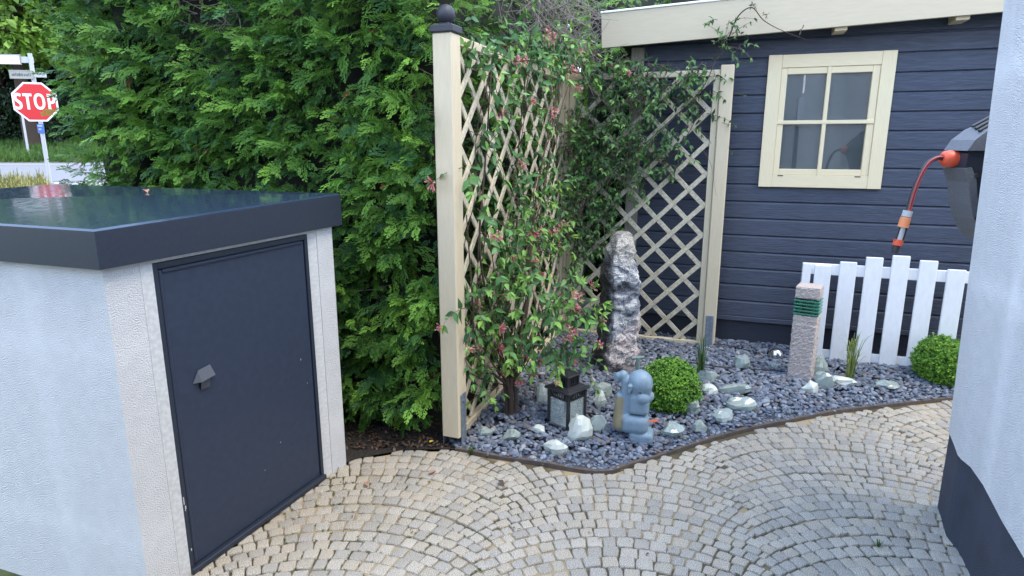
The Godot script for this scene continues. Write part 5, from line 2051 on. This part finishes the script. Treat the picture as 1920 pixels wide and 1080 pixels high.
# ---------------------------------------------------------------- hose reel on the far face of the house
func hose_reel() -> void:
	var r := thing("hose_reel", "grey and black wall hose reel with orange nozzle and a hanging red-black hose end", "hose reel")
	var z := -2.95
	# side outline, seen along its axle
	var body := PackedVector2Array([Vector2(1.996, 1.425), Vector2(2.03, 1.372), Vector2(2.052, 1.29), Vector2(2.075, 1.225), Vector2(2.105, 1.17), Vector2(2.150, 1.125), Vector2(2.25, 1.10), Vector2(2.36, 1.14), Vector2(2.42, 1.24), Vector2(2.43, 1.42), Vector2(2.40, 1.55), Vector2(2.2, 1.585), Vector2(2.05, 1.54), Vector2(2.00, 1.50)])
	var g := Geo.new()
	g.prism(body, z - 0.05, z + 0.085)
	part("drum_housing", g.mesh(), M.reel_dark, r)
	var lidp := PackedVector2Array([Vector2(1.985, 1.512), Vector2(2.012, 1.558), Vector2(2.066, 1.603), Vector2(2.14, 1.637), Vector2(2.26, 1.650), Vector2(2.38, 1.62), Vector2(2.44, 1.54), Vector2(2.44, 1.515), Vector2(2.2, 1.545), Vector2(2.06, 1.512)])
	g = Geo.new()
	g.prism(lidp, z - 0.06, z + 0.098)
	part("lid", g.mesh(), M.reel_grey, r)
	g = Geo.new()
	for k in 3:
		g.box(Transform3D(Basis(Vector3.BACK, 0.52), Vector3(2.085 + k * 0.012, 1.618 - k * 0.002 + 0.012 * k, z + 0.06 - k * 0.04)), Vector3(0.09, 0.012, 0.016), 0.003)
	part("grip_ridge", g.mesh(), M.reel_dark, r)
	g = Geo.new()
	var rim := PackedVector2Array([Vector2(1.985, 1.436), Vector2(2.016, 1.376), Vector2(2.040, 1.28), Vector2(2.066, 1.21), Vector2(2.096, 1.16), Vector2(2.145, 1.112), Vector2(2.165, 1.135), Vector2(2.115, 1.185), Vector2(2.088, 1.24), Vector2(2.066, 1.31), Vector2(2.048, 1.39), Vector2(2.02, 1.44)])
	g.prism(rim, z - 0.055, z + 0.092)
	part("rim", g.mesh(), M.reel_grey, r)
	g = Geo.new()
	for q in [Vector2(2.075, 1.545), Vector2(2.045, 1.405), Vector2(2.075, 1.215)]:
		g.tube([Vector3(q.x, q.y, z + 0.088), Vector3(q.x, q.y, z + 0.0955)], 0.010, 0.010, 12)
	part("screw", g.mesh(), M.ink, r)
	g = Geo.new()
	g.tube([Vector3(2.23, 1.36, z + 0.083), Vector3(2.23, 1.36, z + 0.095)], 0.10, 0.095, 24)
	part("hub", g.mesh(), M.reel_blue, r)
	g = Geo.new()
	g.box(Transform3D(Basis(E1, Vector3.UP, NS), Vector3(2.12, 1.36, -2.66)), Vector3(0.06, 0.42, 0.42), 0.008)
	part("wall_bracket", g.mesh(), M.reel_dark, r)
	# orange nozzle
	g = Geo.new()
	var t := Transform3D(Basis(Vector3(0, 1, 0), Vector3(-1, 0.06, 0).normalized(), Vector3(0, 0, 1)), Vector3(2.015, 1.472, z))
	g.lathe([Vector2(0.001, -0.002), Vector2(0.036, -0.0), Vector2(0.038, 0.012), Vector2(0.0385, 0.04), Vector2(0.034, 0.062), Vector2(0.024, 0.072), Vector2(0.016, 0.073), Vector2(0.001, 0.072)], 20, t)
	part("nozzle_stop", g.mesh(true), M.orange, r)
	var path := spline([Vector3(1.955, 1.478, z), Vector3(1.915, 1.478, z + 0.004), Vector3(1.875, 1.452, z + 0.008), Vector3(1.846, 1.395, z + 0.01), Vector3(1.826, 1.315, z + 0.01), Vector3(1.815, 1.235, z + 0.01)], 6)
	g = Geo.new()
	g.tube(path, 0.0105, 0.0105, 12)
	var hose := part("hose", g.mesh(true), M.hose_grey, r)
	g = Geo.new()
	for off in [Vector3(0.0075, 0.002, 0.0065), Vector3(-0.002, 0.004, 0.0095)]:
		var p2 := []
		for p in path:
			p2.append(p + off)
		g.tube(p2, 0.0042, 0.0042, 6)
	part("hose_stripe", g.mesh(true), M.hose_red, hose)
	var dn := (Vector3(1.782, 1.055, z) - Vector3(1.815, 1.235, z)).normalized()
	var o := Vector3(1.816, 1.240, z + 0.01)
	var piece := func(called: String, a: float, b: float, ra: float, rb: float, m: Material) -> void:
		var gg := Geo.new()
		gg.tube([o + dn * a, o + dn * (a + 0.003), o + dn * (b - 0.003), o + dn * b], ra, rb, 16)
		part(called, gg.mesh(), m, r)
	piece.call("collar", -0.002, 0.026, 0.0205, 0.0205, M.grey_plastic)
	piece.call("connector", 0.029, 0.075, 0.0215, 0.0235, M.orange_pale)
	piece.call("coupling", 0.073, 0.140, 0.014, 0.014, M.grey_plastic)
	for k in [-1.0, 1.0]:
		var gg := Geo.new()
		var s := Vector3(k * 0.017, 0, 0.004)
		gg.tube([o + dn * 0.075 + s, o + dn * 0.140 + s], 0.0045, 0.0045, 6)
		part("clip", gg.mesh(), M.ink, r)
	piece.call("connector_ring", 0.134, 0.162, 0.0215, 0.0195, M.orange)
	piece.call("hose_tip", 0.162, 0.198, 0.0165, 0.0135, M.ink)

# ---------------------------------------------------------------- street signs
func octagon(r: float) -> PackedVector2Array:
	var p := PackedVector2Array()
	for k in 8:
		p.append(Vector2(cos(TAU * (k + 0.5) / 8), sin(TAU * (k + 0.5) / 8)) * r)
	return p

func street_signs() -> void:
	var k := 14.4 / 12.0
	var z := -14.4
	var base := Vector3(-8.56 * k, land_height(z), z)
	var s := thing("stop_sign", "red octagonal stop sign on a grey pole, half hidden by the hedge", "stop sign", base)
	var face := Basis(Vector3.UP, 0.42)
	var lift := 1.55 + (2.247 - 1.55) * k - base.y
	var g := Geo.new()
	g.tube([Vector3(0, -0.3, 0), Vector3(0, 1.55 + (3.08 - 1.55) * k - base.y, 0)], 0.042, 0.042, 14)
	part("pole", g.mesh(true), M.pole, s)
	var r := 0.405 / cos(PI / 8)
	g = Geo.new()
	g.prism(octagon(r), -0.006, 0.0)
	part("plate", g.mesh(), M.sign_white, s, Transform3D(face, Vector3(0.0, lift, 0.062)))
	g = Geo.new()
	g.prism(octagon(r * 0.91), 0.0, 0.004)
	part("red_face", g.mesh(), M.sign_red, s, Transform3D(face, Vector3(0.0, lift, 0.063)))
	var font := SystemFont.new()
	font.font_names = PackedStringArray(["Droid Sans"])
	font.font_weight = 700
	var tm := TextMesh.new()
	tm.text = "STOP"
	tm.font = font
	tm.font_size = 64
	tm.pixel_size = 0.29 / 47.0
	tm.depth = 0.004
	part("lettering", tm, M.sign_white, s, Transform3D(face.scaled_local(Vector3(0.80, 1.16, 1)), Vector3(0.0, lift + 0.0, 0.063) + face * Vector3(0, 0, 0.0065)))
	g = Geo.new()
	g.box(Transform3D(Basis(Vector3.UP, 0.2), Vector3(0.012, lift - 0.56, 0.04)), Vector3(0.13, 0.20, 0.02), 0.006)
	part("blue_sticker", g.mesh(), M.sign_blue, s)
	g = Geo.new()
	g.box(Transform3D(Basis(Vector3.UP, 0.2), Vector3(0.012, lift - 0.50, 0.05)), Vector3(0.09, 0.03, 0.006))
	g.box(Transform3D(Basis(Vector3.UP, 0.2), Vector3(0.000, lift - 0.57, 0.05)), Vector3(0.05, 0.03, 0.006))
	part("sticker_print", g.mesh(), M.grey_plastic, s)
	# two street name plates on arms at the pole's top; their print is too faint to read
	for i in 2:
		var cx: float = [-9.03, -8.71][i] * k
		var cy: float = 1.55 + ([2.972, 2.715][i] - 1.55) * k
		var w: float = [0.60, 0.36][i] * k
		var h: float = [0.150, 0.125][i] * k
		var n := thing("street_name_plate", ["white street name plate with faint print, upper one on the stop sign's pole", "smaller grey street name plate with dark print, lower one on the stop sign's pole"][i], "street sign", Vector3(cx, cy, z + 0.09), Basis(Vector3.UP, 0.18))
		g = Geo.new()
		g.box(at(Vector3.ZERO), Vector3(w, h, 0.02), 0.004)
		part("plate", g.mesh(), M.sign_white if i == 0 else M.sign_grey, n)
		g = Geo.new()
		for sg in [-1, 1]:
			g.box(at(Vector3(0, sg * (h / 2 + 0.004), 0.001)), Vector3(w + 0.03, 0.018, 0.034), 0.004)
			g.box(at(Vector3(sg * (w / 2 + 0.004), 0, 0.001)), Vector3(0.016, h - 0.012, 0.034), 0.004)
		part("frame", g.mesh(), M.sign_grey, n)
		g = Geo.new()
		var x := -w * 0.42
		rng.seed = 50 + i
		while x < w * 0.40:
			var bw := rf(0.008, 0.016)
			var bh := h * rf(0.28, 0.46)
			g.box(at(Vector3(x + bw / 2, -h * 0.23 + bh / 2, 0.0108)), Vector3(bw, bh, 0.002))
			x += bw + rf(0.008, 0.018)
		part("print", g.mesh(), M.ink_faint if i == 0 else M.ink, n)
		g = Geo.new()
		g.box(at(Vector3(w / 2 + 0.12, 0, -0.02)), Vector3(0.26, h * 0.7, 0.02), 0.003)
		part("arm", g.mesh(), M.pole, n)
	g = Geo.new()
	g.tube([Vector3(0, -0.2, 0), Vector3(0, 1.8, 0)], 0.045, 0.04, 8)
	g.box(at(Vector3(0.0, 1.72, 0.05)), Vector3(0.22, 0.22, 0.02))
	single("marker_pole", "thin white marker pole on the grass bank across the road", "pole", g.mesh(), M.pole, at(Vector3(-19.22, land_height(-26.0), -26.0)))

# ---------------------------------------------------------------- odds and ends on the ground
func litter() -> void:
	rng.seed = 9
	var lf := leaf_mesh(0.5, 0.3, 0.35)
	for l in [[Vector3(-0.43, 0.02, -3.08), M.yellow_leaf, 0.035, "small yellow leaf lying on the soil left of the ball-topped post"], [Vector3(-0.66, 0.014, -2.66), M.dead_leaf, 0.05, "curled reddish dry leaf on the cobbles nearest the bin store"], [Vector3(-0.39, 0.014, -2.77), M.dead_leaf, 0.05, "reddish dry leaf on the cobbles below the ball-topped post"], [Vector3(-0.06, 0.012, -2.71), M.bark, 0.05, "dark brown withered leaf on the cobbles below the slate bed"], [Vector3(-1.68, 1.335, -2.96), M.dead_leaf, 0.055, "pinkish dry leaf lying on the bin store's roof"]]:
		single("fallen_leaf", l[3], "leaf", lf, l[1], Transform3D(Basis(Vector3.UP, rf(0, TAU)) * Basis(Vector3.RIGHT, -PI / 2 + 0.15) * Basis.from_scale(Vector3.ONE * l[2]), l[0]))
	var tuft := blade_tuft(16, 0.05, 0.04, 0.006)
	var wm: StandardMaterial3D = M.leafy.duplicate()
	wm.albedo_color = lc(0.06, 0.13, 0.025)
	single("weed", "small green weed at the brown edging beside the ball-topped post", "weed", tuft, wm, at(Vector3(-0.21, 0.0, -2.985)))
	single("weed", "small green weed between the cobbles near the house plinth", "weed", tuft, wm, Transform3D(Basis.from_scale(Vector3(0.7, 0.6, 0.7)), Vector3(1.44, 0.0, -2.225)))
	var bit := lf
	var xf := []
	var cols := []
	for i in 420:
		var s := rf(0.0, 0.75)
		var p := Vector3(-0.28, 0.012, -3.05) - Vector3(0.97, 0, -0.05) * s - NS * rf(0.0, 0.7) * rng.randf()
		xf.append(Transform3D(Basis(Vector3.UP, rf(0, TAU)) * Basis(Vector3.RIGHT, -PI / 2 + rf(-0.5, 0.5)) * Basis.from_scale(Vector3.ONE * rf(0.012, 0.034)), p + Vector3.UP * rf(0, 0.012)))
		var c := Vector3(0.13, 0.075, 0.045).lerp(Vector3(0.045, 0.035, 0.03), rng.randf())
		cols.append(Color(c.x, c.y, c.z))
	for i in 150:
		var e: Vector3 = edge[rng.randi_range(0, edge.size() - 1)]
		var p := Vector3(e.x, 0.010, e.z) + Vector3(rf(-0.3, 0.3), 0, pow(rng.randf(), 2.0) * 0.8)
		if i < 60:
			p = Vector3(rf(-0.85, 0.2), 0.010, rf(-2.95, -2.3))
		if not Geometry2D.is_point_in_polygon(Vector2(p.x, p.z), paved):
			continue
		xf.append(Transform3D(Basis(Vector3.UP, rf(0, TAU)) * Basis(Vector3.RIGHT, -PI / 2 + rf(-0.4, 0.4)) * Basis.from_scale(Vector3.ONE * rf(0.006, 0.017)), p))
		var c := Vector3(0.20, 0.12, 0.06).lerp(Vector3(0.07, 0.055, 0.04), rng.randf())
		cols.append(Color(c.x, c.y, c.z))
	many("leaf_litter", bit, M.leafy, xf, cols, self)
	# a few pieces of red-brown bark by the carved figure
	var g := Geo.new()
	g.box(Transform3D(Basis(Vector3.UP, 0.3), Vector3.ZERO), Vector3(0.07, 0.012, 0.03), 0.004)
	single("terracotta_shard", "small orange-red shard on the slate between carved figure and ball bush", "shard", g.mesh(), mat("terracotta", Vector3(0.42, 0.10, 0.05), 0.85), at(Vector3(0.775, 0.045, -3.28)))
